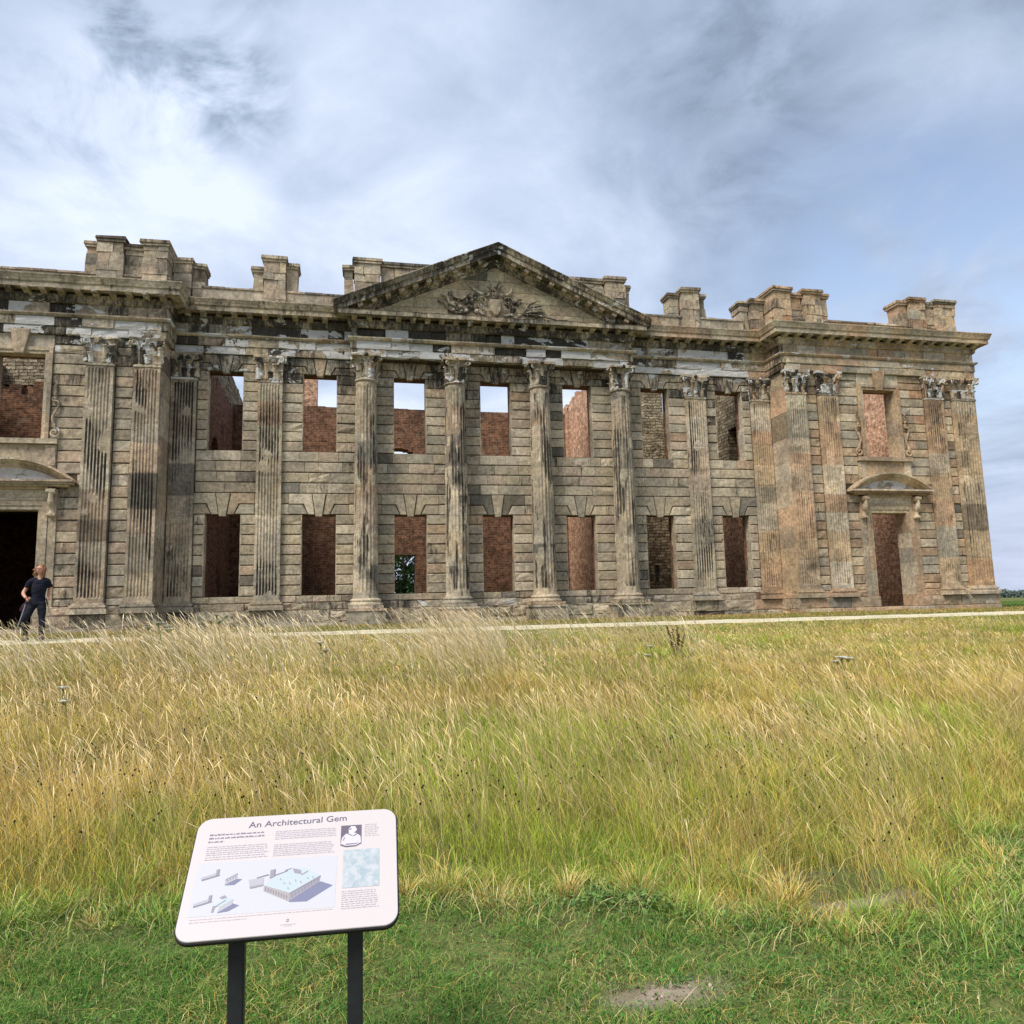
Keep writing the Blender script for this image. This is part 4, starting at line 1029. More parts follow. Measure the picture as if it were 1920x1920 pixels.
# ------------------------------------------------------------------ the reader board
SC = Vector((-4.8628, -21.5256, -.7761)); TILT, SR = .8631, -.0248
SX = Vector((1, 0, 0)); SY_ = Vector((0, math.sin(TILT), math.cos(TILT)))
S2 = SX*math.cos(SR)+SY_*math.sin(SR); T2 = -SX*math.sin(SR)+SY_*math.cos(SR); SN = S2.cross(T2)
def sign():
    gz = -1.56
    T = thing('information_board', 'tilted pale information board headed An Architectural Gem on two black posts', 'information board', (SC.x, SC.y, gz))
    def P(u, v, h=0): q = SC+S2*u+T2*v+SN*h; return (q.x, q.y, q.z)
    white = mk_flat('board_face', (.60, .535, .53), .35, .4); edge = mk_flat('board_edge', (.022, .018, .020), .5, .3); black = NT('black_post_paint')
    black = black.done(black.mix(black.noise(40, 4), (.012, .013, .016), (.03, .031, .035)), .45, .4)
    def rr(w, h, r_, n=8):
        pts = []
        for cx, cy, a0 in ((w-r_, h-r_, 0), (-w+r_, h-r_, 90), (-w+r_, -h+r_, 180), (w-r_, -h+r_, 270)):
            for i in range(n+1): a = R(a0+90*i/n); pts.append((cx+r_*math.cos(a), cy+r_*math.sin(a)))
        return pts
    W, H, RD = .309, .1935, .042
    def slab(name, w, h, r_, h0, h1, m, bev=.0015):
        mb = MB(); p = rr(w, h, r_); q = rr(w-bev, h-bev, r_-bev); n = len(p)
        vs = [P(a, b, h0) for a, b in p]+[P(a, b, h1-bev) for a, b in p]+[P(a, b, h1) for a, b in q]
        mb.add(vs, [tuple(range(n))[::-1]]+[(i, (i+1) % n, n+(i+1) % n, n+i) for i in range(n)]+[(n+i, n+(i+1) % n, 2*n+(i+1) % n, 2*n+i) for i in range(n)]+[tuple(range(2*n, 3*n))])
        return mb.build(name, m, T)
    slab('backing_tray', W+.004, H+.004, RD+.004, -.016, -.003, edge); slab('panel', W, H, RD, -.0028, .003, white)
    def quad(mb, u0, u1, v0, v1, tn, h=.0036): mb.add([P(u0, v0, h), P(u1, v0, h), P(u1, v1, h), P(u0, v1, h)], [(0, 1, 2, 3)], tn)
    def poly(mb, pts, tn, h): mb.add([P(a, b, h) for a, b in pts], [tuple(range(len(pts)))], tn)
    PR = mk_attr('board_print', .4, 0, 0, .3)
    # pale printed fields
    mb = MB(); poly(mb, [(-.285, -.124), (.125, -.128), (.125, .036), (-.285, .040)], (.54, .53, .575, 1), .0034); mb.build('printed_field', PR, T)
    # title
    f = bpy.data.curves.new('title_lettering', 'FONT'); f.body = 'An Architectural Gem'; f.size = .0305; f.extrude = .0002; f.offset = .0001
    fo = bpy.data.objects.new('tmp', f); col.objects.link(fo); dg = bpy.context.evaluated_depsgraph_get(); dg.update(); me = bpy.data.meshes.new_from_object(fo.evaluated_get(dg)); bpy.data.objects.remove(fo)
    xs = [v.co.x for v in me.vertices]; k = .305/(max(xs)-min(xs)); x0 = min(xs)
    for v in me.vertices:
        u = -.156+(v.co.x-x0)*k; q = P(u, .1515+v.co.y*.98+.006*(u+.156)/.305, .0036+v.co.z); v.co = Vector(q)-Vector(T['org'])
    me.materials.clear(); me.materials.append(mk_flat('title_ink', (.13, .12, .17), .5)); to = bpy.data.objects.new('title_lettering', me); col.objects.link(to); to.parent = T
    rng = random.Random(3)
    def lines(u0, u1, v0, v1, n, h, tn, last=1.):
        mb = MB()
        for i in range(n):
            v = v0+(v1-v0)*i/max(1, n-1); u = u0; ue = u1-rng.uniform(0, .012) if i < n-1 else u0+(u1-u0)*last
            while u < ue:
                e = min(ue, u+rng.uniform(.005, .017)); x = u
                while x < e-.0008:      # letters
                    w = rng.uniform(.0008, .0017); hh = h*rng.choice((.62, .62, .66, 1.)); quad(mb, x, min(e, x+w), v, v+hh, tn); x += w+.0005
                u = e+.0022
        mb.build('text_block', PR, T)
    ink = (.22, .20, .27, 1); pale = (.42, .37, .43, 1)
    lines(-.269, -.100, .131, .107, 3, .0062, ink, .28); lines(-.269, -.085, .0905, .064, 5, .0036, pale); lines(-.269, -.085, .056, .0485, 2, .0036, pale)
    lines(-.070, .122, .131, .105, 5, .0036, pale); lines(-.070, .116, .085, .048, 7, .0036, pale); lines(.208, .255, .137, .097, 7, .0032, (.42, .36, .40, 1))
    lines(.143, .253, -.084, -.136, 9, .0034, pale); lines(-.277, .12, -.134, -.142, 2, .0024, pale, .4)
    # small square badge
    mb = MB()
    for a, b, c, d in ((-.009, -.003, -.153, -.1515), (-.009, -.003, -.160, -.1585), (-.009, -.0075, -.1585, -.153), (-.0045, -.003, -.1585, -.153)): quad(mb, a, b, c, d, (.25, .16, .26, 1))
    quad(mb, -.025, .018, -.168, -.1665, (.45, .40, .42, 1)); quad(mb, -.015, .008, -.172, -.171, (.45, .40, .42, 1)); mb.build('badge', PR, T)
    # drawings of the house in three stages
    mb = MB(); H0 = .0038
    sh = (.20, .20, .30, 1); lt = (.42, .41, .45, 1); mid = (.30, .28, .32, 1); dk = (.24, .22, .27, 1); wh = (.47, .53, .56, 1)
    poly(mb, [(-.008, -.102), (.043, -.104), (.116, -.060), (.080, -.045), (.02, -.075)], sh, H0)                       # shadow
    poly(mb, [(-.084, -.045), (-.008, -.074), (.078, -.026), (.030, .002), (-.010, .004), (-.060, -.020)], wh, H0+.0002)  # roof
    poly(mb, [(-.084, -.045), (-.084, -.062), (-.008, -.100), (-.008, -.074)], (.38, .34, .34, 1), H0+.0003)            # side
    poly(mb, [(-.008, -.074), (-.008, -.100), (.076, -.046), (.078, -.026)], mid, H0+.0003)                              # front
    for i in range(9):
        u = -.080+i*.0078; v = -.049-i*.0037; poly(mb, [(u, v-.012), (u+.0035, v-.0137), (u+.0035, v-.003), (u, v-.0013)], dk, H0+.0005)
    for i in range(9):
        u = -.002+i*.0088; v = -.076+i*.0056; poly(mb, [(u, v-.013), (u+.004, v-.0105), (u+.004, v-.001), (u, v-.0035)], dk, H0+.0005)
    poly(mb, [(-.008, -.074), (.078, -.026), (.079, -.029), (-.008, -.078)], dk, H0+.0006)
    poly(mb, [(-.071, -.025), (-.071, .003), (-.056, .004), (-.056, -.020)], mid, H0+.0006); poly(mb, [(-.060, -.020), (-.060, .004), (-.056, .004), (-.056, -.018)], dk, H0+.0007)
    poly(mb, [(-.131, -.024), (-.123, -.052), (-.086, -.046), (-.088, -.020)], lt, H0+.0004); poly(mb, [(-.126, -.046), (-.123, -.052), (-.086, -.046), (-.088, -.041)], mid, H0+.0006)
    poly(mb, [(-.108, -.018), (-.075, -.010), (-.075, -.014), (-.108, -.021)], dk, H0+.0006); poly(mb, [(-.056, -.014), (-.020, -.002), (-.020, -.005), (-.056, -.018)], dk, H0+.0006)
    poly(mb, [(-.028, -.001), (-.008, .005), (-.010, .002), (-.028, -.004)], dk, H0+.0007); poly(mb, [(-.006, .003), (.018, -.004), (.022, -.018), (.000, -.012)], mid, H0+.0006); poly(mb, [(.022, -.018), (.040, -.008), (.040, -.011), (.022, -.021)], dk, H0+.0007)
    for u, v in ((-.040, -.025), (-.028, -.038), (-.012, -.040), (.005, -.033), (.020, -.038), (-.015, -.055), (.040, -.028), (.055, -.026)):
        poly(mb, [(u, v), (u+.001, v), (u+.001, v-.006), (u, v-.006)], dk, H0+.0007); poly(mb, [(u, v-.006), (u+.006, v-.0055), (u+.006, v-.0063), (u, v-.007)], mid, H0+.0007)
    for (dx, dy, big) in ((0, 0, 0), (-.008, -.080, 1)):
        poly(mb, [(-.268+dx, -.006+dy), (-.265+dx, -.016+dy), (-.218+dx, -.004+dy), (-.221+dx, .008+dy)], lt, H0+.0003); poly(mb, [(-.267+dx, -.013+dy), (-.265+dx, -.017+dy), (-.216+dx, -.004+dy), (-.218+dx, .000+dy)], dk, H0+.0004)
        poly(mb, [(-.228+dx, -.002+dy), (-.228+dx, .016+dy), (-.219+dx, .017+dy), (-.219+dx, -.000+dy)], mid, H0+.0005); poly(mb, [(-.222+dx, .0+dy), (-.222+dx, .016+dy), (-.219+dx, .017+dy), (-.219+dx, .0+dy)], dk, H0+.0006)
    poly(mb, [(-.197, -.036), (-.170, -.036), (-.150, -.020), (-.168, -.017)], sh, H0+.0002); poly(mb, [(-.198, -.034), (-.166, -.018), (-.165, .000), (-.197, -.017)], lt, H0+.0003); poly(mb, [(-.198, -.017), (-.165, .001), (-.165, -.004), (-.198, -.022)], mid, H0+.0004)
    for i in range(4): poly(mb, [(-.192+i*.007, -.026+i*.0035), (-.1895+i*.007, -.0245+i*.0035), (-.1895+i*.007, -.018+i*.0035), (-.192+i*.007, -.0195+i*.0035)], dk, H0+.0005)
    poly(mb, [(-.205, -.118), (-.175, -.115), (-.147, -.100), (-.168, -.092)], sh, H0+.0002); poly(mb, [(-.205, -.117), (-.168, -.096), (-.166, -.080), (-.200, -.100)], lt, H0+.0003); poly(mb, [(-.222, -.115), (-.216, -.116), (-.212, -.096), (-.220, -.096)], mid, H0+.0003)
    poly(mb, [(-.220, -.096), (-.190, -.074), (-.166, -.080), (-.200, -.100)], wh, H0+.0004); poly(mb, [(-.206, -.072), (-.192, -.066), (-.184, -.074), (-.196, -.078)], mid, H0+.0005); poly(mb, [(-.214, -.098), (-.186, -.080), (-.186, -.083), (-.214, -.101)], dk, H0+.0006)
    mb.build('house_drawings', PR, T)
    # portrait of a bust (plain stand-in) and faded plan
    mb = MB(); poly(mb, [(.133, .069), (.150, .062), (.180, .063), (.198, .072), (.198, .139), (.133, .139)], (.15, .12, .16, 1), H0)
    poly(mb, [(.134, .074), (.150, .067), (.180, .067), (.197, .076), (.195, .098), (.182, .110), (.150, .110), (.137, .096)], (.60, .56, .60, 1), H0+.0002)
    poly(mb, [(.158, .108), (.177, .108), (.183, .122), (.178, .134), (.164, .135), (.157, .124)], (.66, .62, .65, 1), H0+.0003)
    for pl in ([(.158, .124), (.163, .128), (.168, .126), (.162, .121)], [(.150, .110), (.168, .100), (.170, .102), (.153, .112)], [(.170, .100), (.184, .109), (.186, .106), (.172, .098)], [(.140, .085), (.144, .098), (.146, .097), (.143, .085)], [(.150, .074), (.182, .074), (.190, .079), (.182, .071), (.150, .070)], [(.174, .112), (.180, .118), (.179, .110)]): poly(mb, pl, (.20, .17, .22, 1), H0+.0005)
    mb.build('portrait', PR, T)
    t = NT('faded_plan_print'); c = t.mix(t.mr(t.noise(45, 5, .7), .35, .65), (.34, .41, .45), (.52, .53, .55)); c = t.mix(t.mr(t.noise(160, 3, .7), .62, .70, 0, .5), c, (.25, .36, .45)); t.done(c, .4, .3)
    mb = MB(); quad(mb, .144, .254, -.072, .052, (1, 1, 1, 1), H0); mb.build('faded_plan', t.m, T)
    # posts
    for u in (-.153, .1815):
        mb = MB(); q = SC+S2*u; hw = .0225; zt = P(u, -.13, -.016)[2]-.01; y0 = P(u, -.13, -.016)[1]; 
        yc = y0+.02; zf = P(u, -.19, -.016)[2]; slope = math.cos(TILT)/math.sin(TILT)
        # square post cut to the slope of the board
        ya, yb = yc-hw, yc+hw; q0 = P(u, 0, -.016); za = q0[2]+(ya-q0[1])*slope-.002; zb = q0[2]+(yb-q0[1])*slope-.002
        b = .004
        ring = [(-hw+b, -hw), (hw-b, -hw), (hw, -hw+b), (hw, hw-b), (hw-b, hw), (-hw+b, hw), (-hw, hw-b), (-hw, -hw+b)]
        vs = [(q.x+a, yc+d, gz-.3) for a, d in ring]+[(q.x+a, yc+d, q0[2]+(yc+d-q0[1])*slope-.002) for a, d in ring]
        mb.add(vs, [tuple(range(8))[::-1], tuple(range(8, 16))]+[(i, (i+1) % 8, 8+(i+1) % 8, 8+i) for i in range(8)]); mb.build('post', black, T)
        mb = MB(); pts = [P(u-.04, -.15, -.0165), P(u+.04, -.15, -.0165), P(u+.04, .15, -.0165), P(u-.04, .15, -.0165)]; p2 = [P(u-.04, -.15, -.021), P(u+.04, -.15, -.021), P(u+.04, .15, -.021), P(u-.04, .15, -.021)]
        mb.add(pts+p2, [(0, 1, 2, 3), (7, 6, 5, 4), (0, 4, 5, 1), (1, 5, 6, 2), (2, 6, 7, 3), (3, 7, 4, 0)]); mb.build('bracket_plate', edge, T)
sign()

# ------------------------------------------------------------------ the walker
def fused(name, chains, m, parent, voxel=.011, smooth=6):
    """tapering elliptical limbs melted into one continuous surface"""
    mb = MB()
    for pts in chains:
        P_ = [Vector(p[:3]) for p in pts]; Q = []; RX = []; RY = []
        for i in range(len(P_)-1):
            for k in range(5):
                t = k/5; a, b, c, d = P_[max(i-1, 0)], P_[i], P_[i+1], P_[min(i+2, len(P_)-1)]
                Q.append(.5*((2*b)+(c-a)*t+(2*a-5*b+4*c-d)*t*t+(3*b-a-3*c+d)*t**3)); e0, e1 = pts[i], pts[i+1]; tt = t*t*(3-2*t)
                RX.append(e0[3]*(1-tt)+e1[3]*tt); RY.append(e0[-1]*(1-tt)+e1[-1]*tt)
        Q.append(P_[-1]); RX.append(pts[-1][3]); RY.append(pts[-1][-1]); n = 14; vs = []
        for i, p in enumerate(Q):
            d = (Q[min(i+1, len(Q)-1)]-Q[max(i-1, 0)]).normalized(); b = d.cross(Vector((0, 1, 0)))
            if b.length < .05: b = Vector((1, 0, 0))
            b.normalize(); a = b.cross(d).normalized()
            for k in range(n): t = 2*math.pi*k/n; vs.append(p+b*math.cos(t)*RX[i]+a*math.sin(t)*RY[i])
        mb.add(vs, [(i*n+k, i*n+(k+1) % n, (i+1)*n+(k+1) % n, (i+1)*n+k) for i in range(len(Q)-1) for k in range(n)]+[tuple(range(n))[::-1], tuple((len(Q)-1)*n+k for k in range(n))])
    me = bpy.data.meshes.new(name); me.from_pydata(mb.v, [], mb.f); o = bpy.data.objects.new(name, me); col.objects.link(o)
    bm = bmesh.new(); bm.from_mesh(me); bmesh.ops.recalc_face_normals(bm, faces=bm.faces); bm.to_mesh(me); bm.free()
    md = o.modifiers.new('r', 'REMESH'); md.mode = 'VOXEL'; md.voxel_size = voxel; md.use_smooth_shade = True
    sm_ = o.modifiers.new('s', 'SMOOTH'); sm_.factor = .5; sm_.iterations = smooth
    dg = bpy.context.evaluated_depsgraph_get(); dg.update(); m2 = bpy.data.meshes.new_from_object(o.evaluated_get(dg)); bpy.data.objects.remove(o)
    if name in ('t_shirt', 'trousers', 'jacket'):       # soft folds in the cloth
        for v in m2.vertices:
            q = v.co; v.co = q+v.normal*(.010*noise.noise(Vector((q.x*9, q.y*9, q.z*16)))+.006*noise.noise(Vector((q.x*22, q.y*20, q.z*30))))
    m2.name = name; m2.materials.clear(); m2.materials.append(m); o2 = bpy.data.objects.new(name, m2); col.objects.link(o2); o2.parent = parent
    m2.polygons.foreach_set('use_smooth', [True]*len(m2.polygons)); return o2
def walker():
    bx, by = -11.72, -5.25; gz = ground_z(bx, by)+.02
    T = thing('person', 'woman in near-black t-shirt and dark trousers striding along the path with walking poles', 'person', (bx, by, gz))
    skin = mk_flat('skin', (.56, .30, .21), .55); navy = NT('navy_cotton'); navy = navy.done(navy.mix(navy.noise(12, 4), (.006, .007, .016), (.014, .015, .028)), .9)
    trou = NT('dark_trousers'); trou = trou.done(trou.mix(trou.noise(7, 4), (.006, .007, .014), (.015, .017, .028)), .85)
    hair = NT('brown_hair'); hair = hair.done(hair.mix(hair.noise(40, 3, stretch=(1, 1, 3)), (.16, .07, .035), (.42, .21, .11)), .6)
    shoe = mk_flat('grey_shoe', (.12, .11, .12), .8); red = mk_flat('pink_glasses', (.25, .05, .06), .3); jack = mk_flat('dark_purple_jacket', (.030, .012, .022), .9)
    # x right, y away from the viewer, z up; metres above the path
    J = lambda x, z, y=0.: (x, y, z)
    # body (one continuous surface): trunk, neck, arms to the wrists, legs to the ankles
    hipL, kneeL, ankL = (-.06, -.01, .86), (-.165, -.17, .50), (-.215, .10, .10)
    hipR, kneeR, ankR = (.10, -.01, .86), (.165, -.12, .48), (.225, -.25, .09)
    fused('body', [[(.02, 0, .88, .10, .075), (.03, -.01, 1.02, .09, .07), (.045, -.03, 1.20, .11, .08), (.055, -.04, 1.34, .12, .07), (.06, -.045, 1.42, .05, .05), (.068, -.06, 1.53, .045, .05)],
        [(.0, -.03, 1.36, .05), (-.12, -.03, 1.345, .050), (-.235, .03, 1.20, .042), (-.275, -.02, 1.085, .041), (-.19, -.16, 1.00, .033), (-.10, -.25, .945, .023)],
        [(.10, -.03, 1.36, .05), (.205, -.02, 1.34, .048), (.228, .05, 1.21, .041), (.212, .08, 1.09, .038), (.218, .05, .98, .029), (.228, .02, .925, .023)],
        [hipL+(.075,), kneeL+(.045,), (-.20, .0, .30, .045), ankL+(.034,)], [hipR+(.075,), kneeR+(.045,), (.195, -.17, .30, .045), ankR+(.034,)]], skin, T)
    fused('t_shirt', [[(.02, 0, .85, .155, .12), (.03, -.01, 1.00, .135, .11), (.042, -.03, 1.17, .155, .125), (.053, -.035, 1.30, .150, .105), (.058, -.035, 1.385, .085, .07)],
        [(.03, -.03, 1.35, .075), (-.10, -.03, 1.345, .078), (-.185, .0, 1.27, .068), (-.222, .02, 1.215, .066)],
        [(.08, -.03, 1.35, .075), (.185, -.02, 1.34, .074), (.222, .02, 1.26, .064), (.230, .04, 1.205, .062)]], navy, T)
    fused('trousers', [[(.02, 0, .95, .135, .11), (.022, 0, .84, .165, .125), (.022, 0, .78, .13, .11)], [(-.055, -.01, .84, .10), (-.115, -.09, .67, .088), kneeL+(.066,), (-.20, -.01, .30, .062), (-.213, .08, .14, .056)],
        [(.10, -.01, .84, .10), (.135, -.06, .67, .088), kneeR+(.066,), (.195, -.17, .30, .062), (.222, -.235, .13, .056)]], trou, T)
    for (x, y) in ((-.215, .12), (.225, -.24)):
        fused('shoe', [[(x, y+.04, .055, .042, .045), (x-.01, y-.05, .05, .044, .042), (x-.02, y-.14, .038, .042, .030), (x-.025, y-.19, .03, .028, .020)]], shoe, T, .008, 3)
    # jacket tied at the waist, flaring out behind
    fused('jacket', [[(.10, .03, .96, .14, .12), (-.10, .06, .92, .09, .12), (-.24, .09, .80, .075, .07), (-.36, .12, .68, .05, .04)], [(-.05, .06, .93, .09, .10), (-.16, .08, .72, .10, .05), (-.20, .08, .56, .07, .03)]], jack, T)
    # head: one mesh with brow, nose, chin; turned a little to the viewer's left and tipped up
    hb = bmesh.new(); bmesh.ops.create_uvsphere(hb, u_segments=24, v_segments=18, radius=1)
    for v in hb.verts:
        x, y, z = v.co; X, Y, Z = x*.077, y*.095, z*.115
        if y < 0:
            if z < -.1: X *= 1-.28*min(1, -z-.1); Y *= 1-.05*(-z)
            Y -= .022*math.exp(-((x/.16)**2+((z+.12)/.16)**2)); Y -= .008*math.exp(-((x/.30)**2+((z+.75)/.18)**2)); Y -= .006*math.exp(-((x/.25)**2+((z+.42)/.07)**2))
            for sx in (-.34, .34): Y += .011*math.exp(-(((x-sx)/.16)**2+((z-.08)/.13)**2))
            Y -= .004*math.exp(-((x/.6)**2+((z-.30)/.10)**2))
        elif z < -.4: Y *= .8
        v.co = (X, Y, Z)
    me = bpy.data.meshes.new('head'); hb.to_mesh(me); hb.free(); me.polygons.foreach_set('use_smooth', [True]*len(me.polygons)); me.materials.append(skin)
    Hd = bpy.data.objects.new('head', me); col.objects.link(Hd); Hd.parent = T; Hd.location = (.07, -.075, 1.60); Hd.rotation_euler = (R(-8), R(4), R(-16)); Hd['org'] = (0, 0, 0)
    for sx in (-1, 1):
        mb = MB(); mb.lathe([(.012, -.028), (.020, -.01), (.022, .01), (.012, .03)], 0, 0, 8); o = mb.build('ear', skin, Hd, smooth=True); o.location = (sx*.078, .005, -.005)
        mb = MB(); mb.lathe([(.005, -.009), (.010, 0), (.005, .009)], sx*.030, -.083, 8); mb.build('eye', mk_flat('eye_dark', (.05, .035, .03), .2), Hd, smooth=True)
    mb = MB(); mb.tube([(-.026, -.091, -.052), (-.01, -.099, -.057), (.01, -.099, -.057), (.026, -.091, -.052)], [.004, .009, .009, .004], 6); mb.build('mouth', mk_flat('lips', (.38, .09, .08), .4), Hd, smooth=True)
    mb = MB()
    for sx in (-1, 1): mb.tube([(sx*.032+.026*math.cos(a), -.098, .010+.018*math.sin(a)) for a in [i*math.pi/5 for i in range(11)]], .0035, 5); mb.tube([(sx*.058, -.095, .012), (sx*.082, -.02, .01)], .003, 5)
    mb.tube([(-.008, -.104, .012), (.008, -.104, .012)], .003, 5); mb.build('glasses', red, Hd)
    # wind-blown bob: cap plus many locks
    mb = MB(); rng = random.Random(9)
    vs = []; n = 20; rows = 8
    for j in range(rows+1):
        ph = math.pi*.5*j/rows*1.25
        for k in range(n):
            a = 2*math.pi*k/n; fr = -math.sin(a)   # 1 = front
            lim_ = ph*(1-.60*max(0, fr)**.6); e = 1+.10*noise.noise(Vector((math.cos(a)*3, math.sin(a)*3, j*.5)))
            vs.append((.089*math.sin(lim_)*math.cos(a)*e, .107*math.sin(lim_)*math.sin(a)*e+.008, .128*math.cos(lim_)*e))
    mb.add(vs, [(j*n+k, (j+1)*n+k, (j+1)*n+(k+1) % n, j*n+(k+1) % n) for j in range(rows) for k in range(n)])
    for i in range(95):
        a = rng.uniform(-.25, math.pi+.25); x, y = .085*math.cos(a), .098*math.sin(a)+.01; z = rng.uniform(-.03, .09)
        wd = rng.uniform(.3, 1.)*(1.3 if x < 0 else .35)
        pts = [(x, y, z)]; l = rng.uniform(.10, .17)
        for q in range(1, 5):
            t = q/4; pts.append((x*(1+.2*t)-.085*wd*t*t, y*(1+.1*t)-.01*wd*t, z-l*t*(1-.35*wd*t)+.02*math.sin(q*2+i)))
        mb.tube(pts, [.014, .015, .013, .010, .004], 5, flat=.6)
    mb.build('hair', hair, Hd, smooth=True)
    # hands: palm with four bent fingers of different length and a thumb from the side, closed on the pole grips
    def hand(p, d, name, sx):
        """p wrist, d direction of the closed grip axis"""
        mb = MB(); p = Vector(p); d = Vector(d).normalized(); f_ = Vector((sx*.3, -.8, -.3)).normalized(); f_ = (f_-d*f_.dot(d)).normalized(); s_ = d.cross(f_)
        c = p+f_*.045
        mb.tube([p-f_*.01, p+f_*.02, p+f_*.05, p+f_*.075], [.023, .032, .036, .028], 8, flat=.6)
        for i, (l, w) in enumerate(((.9, .0095), (1., .0098), (.95, .0092), (.78, .008))):
            b = p+f_*.062+d*(.027-.018*i); k = b+f_*.028*l+s_*.004; m2 = k+s_*.026*l-f_*.004; e = m2-f_*.024*l+s_*.003; mb.tube([b, k, m2, e], [w, w, w*.95, w*.75], 6)
        b = p+f_*.02+d*.028; mb.tube([b, b+d*.018+s_*.016+f_*.01, b+s_*.038+f_*.024+d*.01, b+s_*.046+f_*.040], [.013, .012, .011, .008], 6)
        mb.build(name, skin, T, smooth=True)
    # local coordinates -> world for the mesh builder
    def Wd(q): return (bx+q[0], by+q[1], gz+q[2])
    h1 = Wd((-.10, -.25, .945)); h2 = Wd((.228, .02, .925))
    d1 = Vector((.16, -.10, .42)); d2 = Vector((-.22, .10, .6))
    hand(h1, d1, 'hand', 1); hand(h2, d2, 'hand', 1)
    mb = MB(); mb.tube([Wd((-.135, -.215, .965)), Wd((-.115, -.235, .952))], [.029, .029], 10); mb.build('wrist_band', red, T)
    pm = mk_flat('pole_grey_metal', (.42, .42, .45), .35, .5, .6); gm = mk_flat('pole_grip', (.03, .03, .035), .8)
    def pole(a, b, label):
        a = Vector(a); b = Vector(b); d = (b-a).normalized(); Q = thing('walking_pole', label, 'walking pole', tuple(b), 'walking poles carried by the woman')
        mb = MB(); mb.tube([a+d*.12, b], [.011, .008], 8); mb.build('shaft', pm, Q); mb = MB(); mb.tube([a-d*.03, a+d*.02, a+d*.13], [.017, .016, .013], 8); mb.build('grip', gm, Q)
        mb = MB(); mb.tube([b-d*.06, b-d*.05], [.03, .03], 10); mb.build('basket', gm, Q)
    v1 = Vector(h1)+Vector((.02, -.05, .0)); e1 = Vector(Wd((-.30, -.35, .04)))
    pole(v1, e1, "grey walking pole in the woman's bent arm, its tip to the left")
    pole(Vector(h2)+Vector((-.02, -.06, -.0)), Vector(Wd((.34, .30, .04))), "grey walking pole held low at the woman's straight arm by the wall")
walker()

# ------------------------------------------------------------------ grasses
GR = mk_attr('grass_blades', .75, 'diffuse', 0, .12)
rs = np.random.default_rng(4)
def vnoise(x, y, s, seed=0):
    """cheap smooth value noise, vectorised"""
    x = x/s+seed*17.3; y = y/s+seed*9.7; xi = np.floor(x).astype(int); yi = np.floor(y).astype(int); fx = x-xi; fy = y-yi; fx = fx*fx*(3-2*fx); fy = fy*fy*(3-2*fy)
    def h(a, b): 
        n = (a*374761393+b*668265263+seed*1274126177) & 0x7fffffff; n = ((n ^ (n >> 13))*1274126177) & 0x7fffffff; return ((n ^ (n >> 16)) & 0xffff)/65535.
    return (h(xi, yi)*(1-fx)+h(xi+1, yi)*fx)*(1-fy)+(h(xi, yi+1)*(1-fx)+h(xi+1, yi+1)*fx)*fy
def fbm(x, y, s, seed=0): return (vnoise(x, y, s, seed)+.5*vnoise(x, y, s/2, seed+1)+.25*vnoise(x, y, s/4, seed+2))/1.75
TX0, TY0, TS = -22., -25., .12
TG = np.array([[ground_z(TX0+TS*i, TY0+TS*j) for i in range(480)] for j in range(205)])
def gz_arr(x, y):
    fx = np.clip((x-TX0)/TS, 0, 478.99); fy = np.clip((y-TY0)/TS, 0, 203.99); i = fx.astype(int); j = fy.astype(int); u = fx-i; v = fy-j
    return (TG[j, i]*(1-u)+TG[j, i+1]*u)*(1-v)+(TG[j+1, i]*(1-u)+TG[j+1, i+1]*u)*v-.012
def blades(name, x, y, h, w, lean, az, tipc, rootc, segs=2, head=None, droop=.25, **props):
    """one mesh: n tapering blades; lean = sideways reach / height, az = lean direction"""
    n = len(x); z = gz_arr(x, y); ts = np.linspace(0, 1, segs+1); face = rs.uniform(0, math.pi, n)
    # blades turn their faces roughly at random
    wx, wy = np.cos(face), np.sin(face); V = []; C = []
    for i, t in enumerate(ts):
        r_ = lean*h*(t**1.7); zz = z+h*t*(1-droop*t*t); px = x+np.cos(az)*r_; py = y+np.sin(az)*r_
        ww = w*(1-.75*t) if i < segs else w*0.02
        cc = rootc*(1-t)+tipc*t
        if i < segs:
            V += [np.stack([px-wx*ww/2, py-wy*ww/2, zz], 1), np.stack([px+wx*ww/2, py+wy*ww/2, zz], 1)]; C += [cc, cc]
        else: V += [np.stack([px, py, zz], 1)]; C += [cc]
    k = 2*segs+1; V = np.stack(V, 1).reshape(-1, 3); C = np.stack(C, 1).reshape(-1, 3); base = (np.arange(n)*k)[:, None]
    quads = np.concatenate([base+np.array([2*i, 2*i+1, 2*i+3, 2*i+2]) for i in range(segs-1)], 1).reshape(-1, 4) if segs > 1 else np.zeros((0, 4), int)
    tris = base+np.array([2*segs-2, 2*segs-1, 2*segs])
    return raw_mesh(name, V, C, quads, tris, **props)
